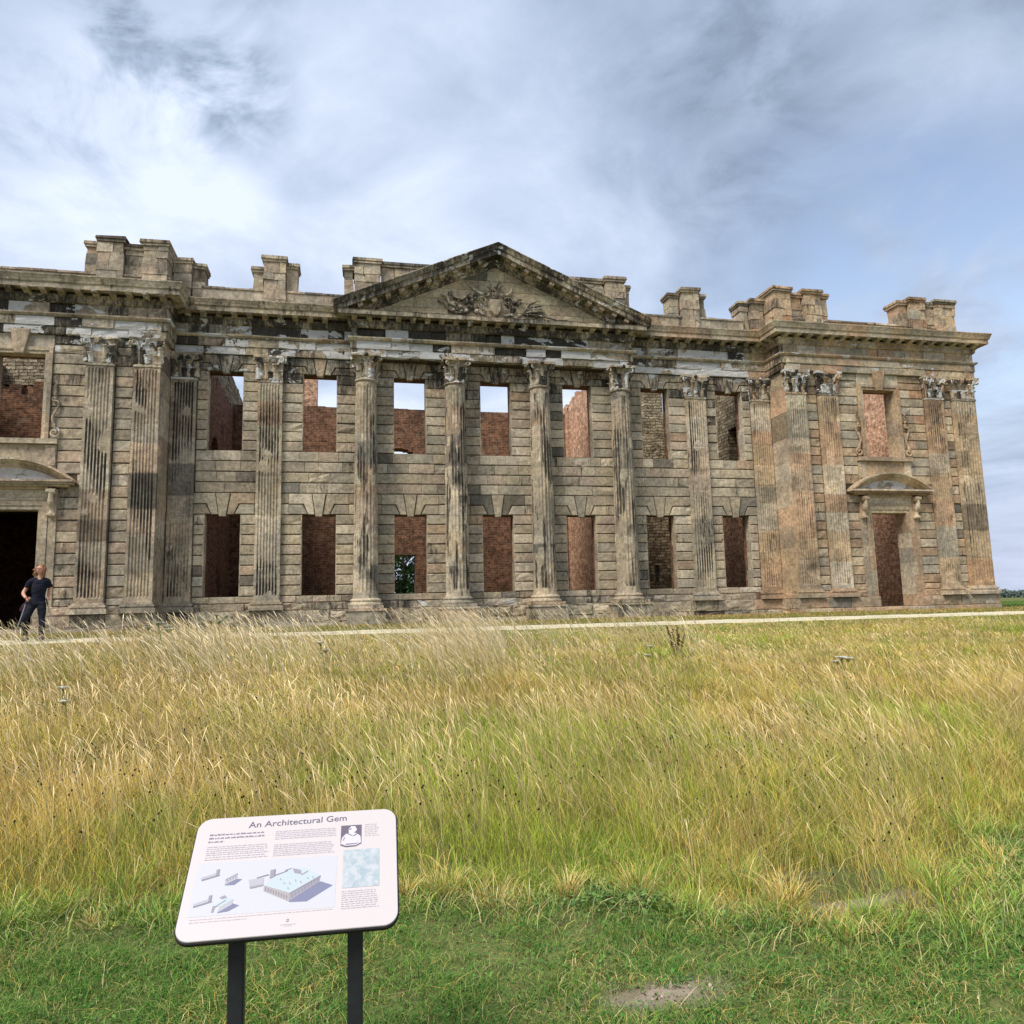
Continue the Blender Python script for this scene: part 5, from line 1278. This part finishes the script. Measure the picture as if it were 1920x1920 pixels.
def raw_mesh(name, V, C, quads, tris, mat=None, **props):
    me = bpy.data.meshes.new(name); nq, nt_ = len(quads), len(tris)
    me.vertices.add(len(V)); me.vertices.foreach_set('co', V.astype(np.float32).ravel()); me.loops.add(nq*4+nt_*3)
    me.loops.foreach_set('vertex_index', np.concatenate([quads.ravel(), tris.ravel()]).astype(np.int32)); me.polygons.add(nq+nt_)
    me.polygons.foreach_set('loop_start', np.concatenate([np.arange(nq)*4, nq*4+np.arange(nt_)*3]).astype(np.int32))
    try: me.polygons.foreach_set('loop_total', np.concatenate([np.full(nq, 4), np.full(nt_, 3)]).astype(np.int32))
    except Exception: pass
    me.update(calc_edges=True); a = me.attributes.new('tint', 'FLOAT_COLOR', 'POINT'); a.data.foreach_set('color', np.concatenate([C, np.ones((len(C), 1))], 1).astype(np.float32).ravel())
    me.materials.append(mat or GR); o = bpy.data.objects.new(name, me); col.objects.link(o)
    for k, v in props.items(): o[k] = v
    return o
def edge_y(x):      # where the mown lawn meets the long grass
    return np.interp(x, [-8, -5.6, -4.6, -4.0, -3.2, -2.9, -2.4, -1.7, -1.2, -.6, .2, 1.5], [-19.6, -19.6, -19.7, -19.8, -20.0, -20.45, -20.98, -20.8, -20.4, -19.85, -19.5, -19.1])+.30*(fbm(x, x*0+3, .5, 5)-.5)*2
def sample(n, d0, d1, pw, a0=-.56, a1=1.2):
    u = rs.uniform(0, 1, n); d = (d0**pw+(d1**pw-d0**pw)*u)**(1/pw); s_ = rs.uniform(a0, a1, n)
    if a1 >= 1.15: s_ = np.where(rs.uniform(0, 1, n) < .2, rs.uniform(-1.1, 2.3, n), s_)      # thinner cover goes on outside the view
    return CAMX+d*s_, CAMY+d
STRAW = np.array([[.76, .55, .15], [.84, .66, .24], [.66, .44, .11], [.90, .75, .38], [.55, .40, .12], [.72, .50, .18]]); GREEN = np.array([[.34, .44, .05], [.48, .55, .07], [.62, .64, .11], [.20, .32, .04], [.54, .52, .12]])
def palette(P_, n): c = P_[rs.integers(0, len(P_), n)]; return c*rs.uniform(.75, 1.2, (n, 1))
def greenness(x, y):
    g = .62+1.7*(fbm(x, y, 1.9, 21)-.5)+1.5*(fbm(x, y, .55, 33)-.5)+.9*(fbm(x, y, .2, 34)-.5)
    g += .45*np.exp(-(((x+2.6)/1.5)**2+((y+18.2)/1.8)**2)) + .36*np.exp(-(((x+1.2)/2.3)**2+((y+12)/4.)**2)) - .30*np.exp(-(((x-3.4)/3.0)**2+((y+16)/2.6)**2)) - .12*np.exp(-(((x+7.5)/1.6)**2+((y+14)/3.5)**2))
    return np.clip(g, 0, 1)
def height(x, y):
    d = y-CAMY
    h = np.interp(d, [3.4, 5, 9, 12, 14, 17.7], [.40, .54, .52, .36, .20, .06])
    h *= .62+.65*fbm(x, y, 1.1, 41)
    h += .38*np.exp(-(((x+2.8)/.9)**2+((y+10.4)/1.2)**2)) + .50*np.exp(-(((x+7.6)/1.9)**2+((y+9.8)/2.2)**2))
    return h
WIND = R(180)
def meadow():
    # body of the meadow: leafy green-to-straw blades
    n = 620000; x, y = sample(n, 3.0, 18.0, 1.05); k = (y > edge_y(x)) & (y < -6.35+.25*(fbm(x, y, .8, 3)-.5))
    hole = (((x+2.15)/.36)**2+((y+20.28)/.26)**2) < 1; k &= ~hole; k &= rs.uniform(0, 1, n) < .30+1.1*fbm(x, y, .16, 141); x, y = x[k], y[k]; n = len(x); d = y-CAMY
    g = greenness(x, y); isg = rs.uniform(0, 1, n) < g*.92+.04; h = height(x, y)*rs.uniform(.35, 1.08, n)*(.75+.5*fbm(x, y, .22, 97))*np.where(isg, .80, 1.); fade = np.clip((y-edge_y(x)+.25*(fbm(x, y, .3, 72)-.5))/1.3, 0, 1)**.7*.78+.20*(.4+1.2*fbm(x, y, .25, 71)); h *= fade
    warm = fbm(x, y, 2.4, 101)[:, None]; shift = np.array([1.08, .93, .72])*warm+np.array([.92, .95, 1.15])*(1-warm)
    deep = .72+.56*fbm(x, y, .30, 161)[:, None]
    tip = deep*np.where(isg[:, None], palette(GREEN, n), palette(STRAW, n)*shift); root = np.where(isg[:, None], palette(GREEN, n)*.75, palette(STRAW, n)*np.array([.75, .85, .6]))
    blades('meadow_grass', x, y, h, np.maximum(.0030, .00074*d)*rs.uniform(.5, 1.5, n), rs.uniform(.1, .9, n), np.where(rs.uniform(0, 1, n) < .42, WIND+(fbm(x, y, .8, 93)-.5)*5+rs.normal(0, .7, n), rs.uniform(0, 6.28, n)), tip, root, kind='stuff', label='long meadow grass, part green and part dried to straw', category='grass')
    # seed stalks leaning with the wind, with feathery heads
    n = 34000; x, y = sample(n, 3.3, 17.8, 1.15); k = (y > edge_y(x)+.12+.7*rs.uniform(0, 1, n)) & (y < -6.5) & (fbm(x, y, 1.3, 55) > .36-.12*(x < -2)); x, y = x[k], y[k]; n = len(x); d = y-CAMY
    h = height(x, y)*rs.uniform(.85, 1.5, n)+.04; w = np.maximum(.0014, .00034*d); az = WIND+(fbm(x, y, .8, 93)-.5)*4+rs.normal(0, .7, n); lean = rs.uniform(.05, .60, n); z = gz_arr(x, y)
    tipc = palette(np.array([[.82, .62, .30], [.86, .70, .40], [.72, .52, .22], [.76, .54, .29]]), n)
    V = []; C = []; fx = rs.uniform(0, math.pi, n); wx, wy = np.cos(fx), np.sin(fx)
    for t, ww in ((0, w), (.45, w), (.80, w*.9), (.88, w*3.0), (.94, w*2.6), (1.0, w*.2)):
        r_ = lean*h*t**1.8; zz = z+h*t*(1-.16*t*t); px = x+np.cos(az)*r_; py = y+np.sin(az)*r_
        V += [np.stack([px-wx*ww/2, py-wy*ww/2, zz], 1), np.stack([px+wx*ww/2, py+wy*ww/2, zz], 1)]; cc = tipc*(.72+.28*t); C += [cc, cc]
    V = np.stack(V, 1).reshape(-1, 3); C = np.stack(C, 1).reshape(-1, 3); base = (np.arange(n)*12)[:, None]
    q = np.concatenate([base+np.array([2*i, 2*i+1, 2*i+3, 2*i+2]) for i in range(5)], 1).reshape(-1, 4)
    raw_mesh('seed_stalks', V, C, q, np.zeros((0, 3), int), kind='stuff', label='pale dry seed stalks standing above the meadow and leaning left', category='grass')
    # dark knapweed and plantain heads among the grass
    n = 2600; x, y = sample(n, 3.6, 12, 1.3, -.5, .9); k = (y > edge_y(x)+.15) & (fbm(x, y, .9, 77) > .44); x, y = x[k], y[k]; n = len(x); d = y-CAMY
    h = height(x, y)*rs.uniform(.8, 1.15, n); z = gz_arr(x, y)+h*.92; r_ = rs.uniform(.004, .008, n)
    octv = np.array([[1, 0, 0], [0, 1, 0], [-1, 0, 0], [0, -1, 0], [0, 0, 1.4], [0, 0, -1.2]]); tri = np.array([[0, 1, 4], [1, 2, 4], [2, 3, 4], [3, 0, 4], [1, 0, 5], [2, 1, 5], [3, 2, 5], [0, 3, 5]])
    V = (np.stack([x-.25*h, y, z], 1)[:, None, :]+octv[None]*r_[:, None, None]).reshape(-1, 3); C = np.repeat(palette(np.array([[.045, .028, .02], [.03, .02, .02], [.07, .04, .03]]), n), 6, 0)
    T_ = ((np.arange(n)*6)[:, None, None]+tri[None]).reshape(-1, 3)
    # their stems
    raw_mesh('dark_seed_heads', V, C, np.zeros((0, 4), int), T_, kind='stuff', label='small dark brown seed heads dotted through the long grass', category='seed heads')
    m_ = n; sx, sy = x-.25*h, y
    V = np.stack([np.stack([x-.002, y, z-h*.92], 1), np.stack([x+.002, y, z-h*.92], 1), np.stack([sx+.0015, sy, z], 1), np.stack([sx-.0015, sy, z], 1)], 1).reshape(-1, 3)
    raw_mesh('seed_head_stems', V, np.tile(np.array([[.22, .20, .07]]), (4*m_, 1)), (np.arange(m_)*4)[:, None]+np.array([0, 1, 2, 3]), np.zeros((0, 3), int), kind='stuff', label='thin stems that carry the dark seed heads', category='seed heads')
meadow()
def tussocks():
    m = 420; cx, cy = sample(m, 3.2, 14, 1.3, -.55, 1.15); k = cy > edge_y(cx)-.12; cx, cy = cx[k], cy[k]
    ex = rs.uniform(-6.5, .8, 90); ey = edge_y(ex)+rs.normal(.0, .12, 90); cx = np.concatenate([cx, ex]); cy = np.concatenate([cy, ey]); m = len(cx)
    hx = (((cx+2.15)/.42)**2+((cy+20.3)/.30)**2) < 1; cx, cy = cx[~hx], cy[~hx]; m = len(cx)
    per = 110; ci = np.repeat(np.arange(m), per); n = m*per; rad_ = rs.uniform(.03, .13, m)[ci]; a = rs.uniform(0, 6.28, n); q = np.sqrt(rs.uniform(0, 1, n)); x = cx[ci]+rad_*q*np.cos(a); y = cy[ci]+rad_*q*np.sin(a); d = y-CAMY
    hh = rs.uniform(.18, .42, m)[ci]*np.clip((y-edge_y(x)+.35)/.6, .35, 1)*np.interp(d, [4, 12, 15], [1., .95, .6]); kind_ = rs.uniform(0, 1, m)[ci][:, None]
    g1 = palette(np.array([[.26, .42, .06], [.40, .52, .09], [.17, .30, .05]]), n); g2 = palette(STRAW, n); tip = np.where(kind_ < .78, g1, g2); tip = np.where(rs.uniform(0, 1, (n, 1)) < .22, g2, tip)
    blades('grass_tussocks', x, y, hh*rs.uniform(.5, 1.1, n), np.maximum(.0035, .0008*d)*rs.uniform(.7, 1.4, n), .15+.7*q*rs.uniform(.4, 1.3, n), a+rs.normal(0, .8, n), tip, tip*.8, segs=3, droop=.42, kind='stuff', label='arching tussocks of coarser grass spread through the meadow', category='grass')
tussocks()
def tall_stalks():
    n = 15000; x = rs.uniform(-12.5, 4, n); y = rs.uniform(-13.5, -7.6, n); sl = (x-CAMX)/(y-CAMY)
    dens = .9*np.exp(-((sl-.15)/.055)**2)+.75*np.exp(-((sl+.17)/.11)**2)+.35*np.exp(-((sl+.38)/.05)**2)+.16*(sl > -.05)*(sl < .5)
    k = rs.uniform(0, 1, n) < dens*(.3+1.0*fbm(x, y, .7, 131)); x, y = x[k], y[k]; n = len(x); d = y-CAMY; z = gz_arr(x, y); h = rs.uniform(.55, 1.15, n)*np.interp(y, [-13.5, -9, -7.6], [1, .95, .75])
    w = np.maximum(.002, .00038*d); az = WIND+rs.normal(0, .5, n); lean = rs.uniform(.15, .75, n); tipc = palette(np.array([[.86, .70, .42], [.76, .58, .32], [.90, .78, .54]]), n); V = []; C = []; f_ = rs.uniform(0, math.pi, n); wx, wy = np.cos(f_), np.sin(f_)
    for t, ww in ((0, w), (.3, w), (.6, w), (.80, w*.9), (.87, w*2.3), (.94, w*2.0), (1.0, w*.2)):
        r_ = lean*h*t**1.7; zz = z+h*t*(1-.14*t*t); px = x+np.cos(az)*r_; py = y+np.sin(az)*r_; V += [np.stack([px-wx*ww/2, py-wy*ww/2, zz], 1), np.stack([px+wx*ww/2, py+wy*ww/2, zz], 1)]; cc = tipc*(.7+.3*t); C += [cc, cc]
    V = np.stack(V, 1).reshape(-1, 3); C = np.stack(C, 1).reshape(-1, 3); base = (np.arange(n)*14)[:, None]
    raw_mesh('tall_stalks', V, C, np.concatenate([base+np.array([2*i, 2*i+1, 2*i+3, 2*i+2]) for i in range(6)], 1).reshape(-1, 4), np.zeros((0, 3), int), kind='stuff', label='tall pale grass stalks standing in front of the path', category='grass')
tall_stalks()
def lawn():
    n = 400000; x, y = sample(n, 2.2, 5.2, 1.1, -.60, 1.3); k = (y < edge_y(x)+.15) & (x < 5); 
    bare = np.maximum(np.exp(-(((x+3.5)/.22)**2+((y+21.02)/.07)**2))*1.7*(.4+1.2*fbm(x, y, .09, 171)), np.exp(-(((x+2.2)/.30)**2+((y+20.4)/.14)**2))*1.2); k &= rs.uniform(0, 1, n) > bare*(.7+.6*fbm(x, y, .12, 8))
    k &= rs.uniform(0, 1, n) < .55+.8*fbm(x, y, .28, 13); x, y = x[k], y[k]; n = len(x)
    h = rs.uniform(.02, .08, n)*(.25+1.5*fbm(x, y, .22, 15))+.05*(rs.uniform(0, 1, n) < .02); c = palette(np.array([[.085, .23, .035], [.13, .29, .05], [.21, .34, .07], [.05, .135, .03], [.33, .37, .12]]), n)
    dry = rs.uniform(0, 1, n) < .05+.15*(fbm(x, y, .5, 18) > .6); c = np.where(dry[:, None], palette(STRAW, n)*.9, c)
    blades('mown_grass', x, y, h, rs.uniform(.0022, .0048, n), rs.uniform(.2, 1.5, n), rs.uniform(0, 6.28, n), c, c*np.array([.7, .75, .7]), segs=2, droop=.4, kind='stuff', label='short green mown grass in front of the meadow', category='grass')
    # coarse longer blades at the seam, and lying straws
    n = 6000; x = rs.uniform(-7, 1.2, n); y = edge_y(x)+rs.normal(-.06, .16, n); c = palette(np.array([[.24, .36, .08], [.40, .45, .12], [.60, .50, .24], [.18, .30, .08]]), n)
    blades('edge_grass', x, y, rs.uniform(.05, .22, n), rs.uniform(.003, .006, n), rs.uniform(.3, 1.2, n), rs.uniform(0, 6.28, n), c, c*.8, segs=3, droop=.45, kind='stuff', label='coarse green grass along the edge of the mown strip', category='grass')
    n = 420; x = rs.uniform(-6.5, .5, n); y = -21.6+rs.uniform(0, 2.2, n); c = palette(STRAW, n)
    blades('fallen_straws', x, y, rs.uniform(.03, .10, n), rs.uniform(.0018, .003, n), rs.uniform(2., 5., n), rs.uniform(0, 6.28, n), c, c, segs=3, droop=.8, kind='stuff', label='loose dry straws lying on the mown grass', category='straw')
    # turf beyond the path up to the walls, and the lawn running off to the right
    n = 60000; x = rs.uniform(-16, 34, n); y = rs.uniform(-4.35, -1.3, n); k = (rs.uniform(0, 1, n) < .3+.9*fbm(x, y, .6, 61)); x, y = x[k], y[k]; n = len(x); g = fbm(x, y, 1.2, 62) > .50
    g &= rs.uniform(0, 1, n) < .5; c = np.where(g[:, None], palette(GREEN, n)*.55, palette(STRAW, n)*np.array([.66, .62, .62])); blades('wall_foot_grass', x, y, rs.uniform(.02, .10, n), rs.uniform(.010, .022, n), rs.uniform(.1, .8, n), rs.uniform(0, 6.28, n), c, c*.8, segs=2, kind='stuff', label='thin dry turf between the path and the foot of the hall', category='grass')
    n = 30000; x = rs.uniform(18.9, 50, n); y = rs.uniform(-4, 30, n); c = palette(np.array([[.10, .20, .04], [.14, .24, .05]]), n)
    blades('far_lawn_grass', x, y, rs.uniform(.04, .10, n), rs.uniform(.02, .04, n), rs.uniform(.1, .8, n), rs.uniform(0, 6.28, n), c, c*.8, segs=2, kind='stuff', label='green lawn beyond the right corner of the hall', category='grass')
lawn()
def leaf_scatter(name, x, y, zoff, size, c, tilt, **props):
    n = len(x); z = gz_arr(x, y)+zoff; a = rs.uniform(0, 6.28, n); ux, uy = np.cos(a), np.sin(a); up_ = rs.normal(0, tilt, n); V = []
    for (p, q, e) in ((0, 0, 0), (.5, .45, .5), (1., 0, 1.), (.5, -.45, .5)):
        V.append(np.stack([x+size*(ux*p-uy*q), y+size*(uy*p+ux*q), z+size*e*up_], 1))
    V = np.stack(V, 1).reshape(-1, 3); raw_mesh(name, V, np.repeat(c, 4, 0), (np.arange(n)*4)[:, None]+np.array([0, 1, 2, 3]), np.zeros((0, 3), int), kind='stuff', **props)
n_ = 16000; x_, y_ = sample(n_, 2.4, 4.9, 1.1, -.6, 1.3); k_ = (y_ < edge_y(x_)) & (fbm(x_, y_, .3, 151) > .48); x_, y_ = x_[k_], y_[k_]; n_ = len(x_)
leaf_scatter('clover_leaves', x_, y_, rs.uniform(.01, .045, n_), rs.uniform(.008, .020, n_), palette(np.array([[.08, .20, .045], [.13, .26, .06], [.06, .15, .04]]), n_), .3, label='small clover leaves among the mown grass', category='clover')
n_ = 900; x_ = np.where(rs.uniform(0, 1, n_) < .6, -3.35+rs.normal(0, .16, n_), rs.uniform(-6, -1, n_)); y_ = edge_y(x_)-.10+rs.normal(0, .10, n_); leaf_scatter('weed_leaves', x_, y_, rs.uniform(.015, .09, n_), rs.uniform(.012, .030, n_), palette(np.array([[.10, .19, .05], [.16, .25, .07], [.07, .13, .04]]), n_), .6, label='dark broad weed leaves along the seam of lawn and meadow', category='weeds')
n_ = 500; x_ = -3.5+rs.normal(0, .22, n_); y_ = -21.0+rs.normal(0, .07, n_); leaf_scatter('soil_crumbs', x_, y_, rs.uniform(.002, .012, n_), rs.uniform(.005, .018, n_), palette(np.array([[.36, .28, .20], [.50, .42, .33], [.22, .16, .11]]), n_), .8, label='crumbs of dry soil on the bare patch of lawn', category='soil')

# ------------------------------------------------------------------ single plants
PM = mk_attr('plant_parts', .7, .2, 0, .15)
def umbel(x, y, h, n_heads, label, lean=-.12, s=1.):
    z = gz_arr(np.array([x]), np.array([y]))[0]; T = thing('flowering_plant', label, 'plant', (x, y, z), 'white umbel flowers in the meadow'); rng = random.Random(int(abs(x*100)))
    st = MB(); fl = MB(); top = Vector((x+lean*h, y, z+h))
    st.tube([(x, y, z), (x+lean*h*.4, y, z+h*.6), tuple(top)], [.006*s, .005*s, .004*s], 5, (.20, .24, .08, 1))
    for i in range(n_heads):
        a = rng.uniform(0, 6.28); q = top+Vector((math.cos(a)*.10*s*(i > 0)*rng.uniform(.6, 1.4), math.sin(a)*.08*s*(i > 0), -rng.uniform(.0, .14)*(i > 0))); st.tube([tuple(top-Vector((0, 0, .16))), tuple(q)], .003*s, 4, (.22, .26, .09, 1))
        for k in range(22):
            r_ = .05*s*math.sqrt(rng.random()); b = rng.uniform(0, 6.28); p = q+Vector((r_*math.cos(b), r_*math.sin(b), .012*s+rng.uniform(-.006, .006))); fl.tube([tuple(p-Vector((0, 0, .006))), tuple(p+Vector((0, 0, .004)))], [.008*s, .017*s], 5, (.88, .87, .78, 1)); st.tube([tuple(q-Vector((0, 0, .03*s))), tuple(p)], .0012*s, 3, (.24, .28, .10, 1))
    st.build('stem', PM, T); fl.build('flower_head', PM, T)
def px_ground(px, py, lift):      # where a plant with its top seen at that spot stands
    d = (fw*FPX+rt*(px-960)-up*(py-960)); best = None
    for k in range(400):
        t = (.5+k*.05); p = Vector((CAMX, CAMY, 0))+d.normalized()*t
        if p.z-gz_arr(np.array([p.x]), np.array([p.y]))[0] < lift: return p.x, p.y
    return p.x, p.y
def dirp(px, dist): d = (fw*FPX+rt*(px-960)-up*(1150-960)).normalized(); return CAMX+d.x*dist, CAMY+d.y*dist
a = dirp(420, 13.5); umbel(a[0], a[1], .98, 4, 'tall white umbel flower in front of the leftmost low window of the recess', s=1.35)
a = dirp(312, 13); umbel(a[0], a[1], .92, 4, 'bushy greenish white umbel flower in front of the left pilasters', s=1.5)
a = dirp(612, 11.5); umbel(a[0], a[1], .68, 2, 'low white umbel flower below the second low window from the left', s=1.2)
a = dirp(1580, 10.5); umbel(a[0], a[1], .62, 3, 'white umbel flower in the right of the meadow below the narrow path', s=1.2)
a = dirp(140, 9.2); umbel(a[0], a[1], .60, 2, 'small white umbel flower in the meadow at the far left', s=1.0)
a = dirp(1225, 11.2); umbel(a[0], a[1], .60, 2, 'small white umbel flower near the brown dock stems', s=.9)
def dock(x, y, h, label):
    z = gz_arr(np.array([x]), np.array([y]))[0]; T = thing('dock_plant', label, 'plant', (x, y, z)); rng = random.Random(8); st = MB(); sd_ = MB()
    for i in range(7):
        a = rng.uniform(-.35, .35); hh = h*rng.uniform(.7, 1.); p0 = Vector((x+rng.uniform(-.04, .04), y, z)); p1 = p0+Vector((a*hh, rng.uniform(-.1, .1), hh)); st.tube([tuple(p0), tuple(p1)], [.008, .004], 5, (.14, .10, .045, 1))
        for k in range(26):
            t = rng.uniform(.35, 1.0); p = p0.lerp(p1, t); q = p+Vector((rng.uniform(-.03, .03), rng.uniform(-.03, .03), .012)); sd_.tube([tuple(p), tuple(q)], [.007, .012], 4, (rng.uniform(.10, .2), .085, .04, 1))
    st.build('stem', PM, T); sd_.build('seed_spike', PM, T)
a = dirp(1265, 14.2); dock(a[0], a[1], .62, 'brown dock plant standing alone at the near edge of the path')
# ------------------------------------------------------------------ trees behind, far hedgerow
LF = mk_attr('leaves', .7, .25, 0, .15); BK = mk_flat('bark', (.09, .07, .05), .95)
def tree(x, y, h, r_, label, n=5200, seed=1, low=.12, group=None):
    rng = np.random.default_rng(seed); T = thing('broadleaf_tree', label, 'tree', (x, y, -.38), group); mb = MB(); pr = random.Random(seed)
    mb.tube([(x, y, -.45), (x+.1, y, h*.3), (x-.05, y, h*.62), (x, y, h*.85)], [.22*h/8, .17*h/8, .10*h/8, .03], 8, (.09, .07, .05, 1)); ends = []
    for i in range(11):
        a = pr.uniform(0, 6.28); z0 = h*pr.uniform(.2, .65); L_ = r_*pr.uniform(.5, .9); e = (x+L_*math.cos(a), y+L_*math.sin(a), z0+L_*.55); ends.append(e); mb.tube([(x, y, z0), (x+L_*.5*math.cos(a), y+L_*.5*math.sin(a), z0+L_*.35), e], [.07, .05, .02], 6, (.09, .07, .05, 1))
    mb.build('trunk', BK, T)
    cl = rng.normal(0, 1, (46, 3)); cl /= np.linalg.norm(cl, axis=1)[:, None]; cl *= rng.uniform(.35, 1.0, (46, 1))**.6; cen = np.stack([x+cl[:, 0]*r_, y+cl[:, 1]*r_, h*(.5+low/2)+cl[:, 2]*h*(.5-low/2)], 1)
    ci = rng.integers(0, 46, n); p = cen[ci]+rng.normal(0, 1, (n, 3))*r_*.16; p[:, 2] = np.maximum(p[:, 2], -.1); s_ = rng.uniform(.07, .16, (n, 1)); a = rng.normal(0, 1, (n, 3)); a /= np.linalg.norm(a, axis=1)[:, None]; b = np.cross(a, rng.normal(0, 1, (n, 3))); b /= np.linalg.norm(b, axis=1)[:, None]
    V = np.stack([p-a*s_, p+b*s_*.5, p+a*s_, p-b*s_*.5], 1).reshape(-1, 3); tone = rng.uniform(.6, 1.3, 46)[ci][:, None]; c = np.array([[.045, .085, .025]])*tone*rng.uniform(.7, 1.3, (n, 1)); C = np.repeat(c, 4, 0)
    o = raw_mesh('crown', V-np.array([[x, y, -.38]]), C, (np.arange(n)*4)[:, None]+np.array([0, 1, 2, 3]), np.zeros((0, 3), int), mat=LF); o.parent = T
tree(-1.75, 21.5, 5.6, 1.9, 'dark green tree seen through the inner doorway of the third low window', seed=3, n=7000, low=.0)
def hedgerow():
    rng = np.random.default_rng(12); n = 26000; t = rng.uniform(0, 1, n); x = 60+t*330; y = 260+rng.uniform(-6, 6, n); top = 1.6+1.8*(fbm(x, y*0, 14, 3))+2*(fbm(x, y*0, 4, 6)); z = -.6+rng.uniform(0, 1, n)**.7*top
    p = np.stack([x, y, z], 1); s_ = rng.uniform(.4, .9, (n, 1)); a = rng.normal(0, 1, (n, 3)); a /= np.linalg.norm(a, axis=1)[:, None]; b = np.cross(a, rng.normal(0, 1, (n, 3))); b /= np.linalg.norm(b, axis=1)[:, None]
    V = np.stack([p-a*s_, p+b*s_*.6, p+a*s_, p-b*s_*.6], 1).reshape(-1, 3); c = np.array([[.22, .27, .24]])*rng.uniform(.6, 1.3, (n, 1))  # distance haze put into the leaf colour, paler and greyer than real leaves
    raw_mesh('far_hedgerow', V, np.repeat(c, 4, 0), (np.arange(n)*4)[:, None]+np.array([0, 1, 2, 3]), np.zeros((0, 3), int), mat=LF, kind='stuff', label='distant hedgerow on the skyline right of the hall', category='hedgerow')
hedgerow()
for o in bpy.data.objects:
    if 'org' in o: del o['org']
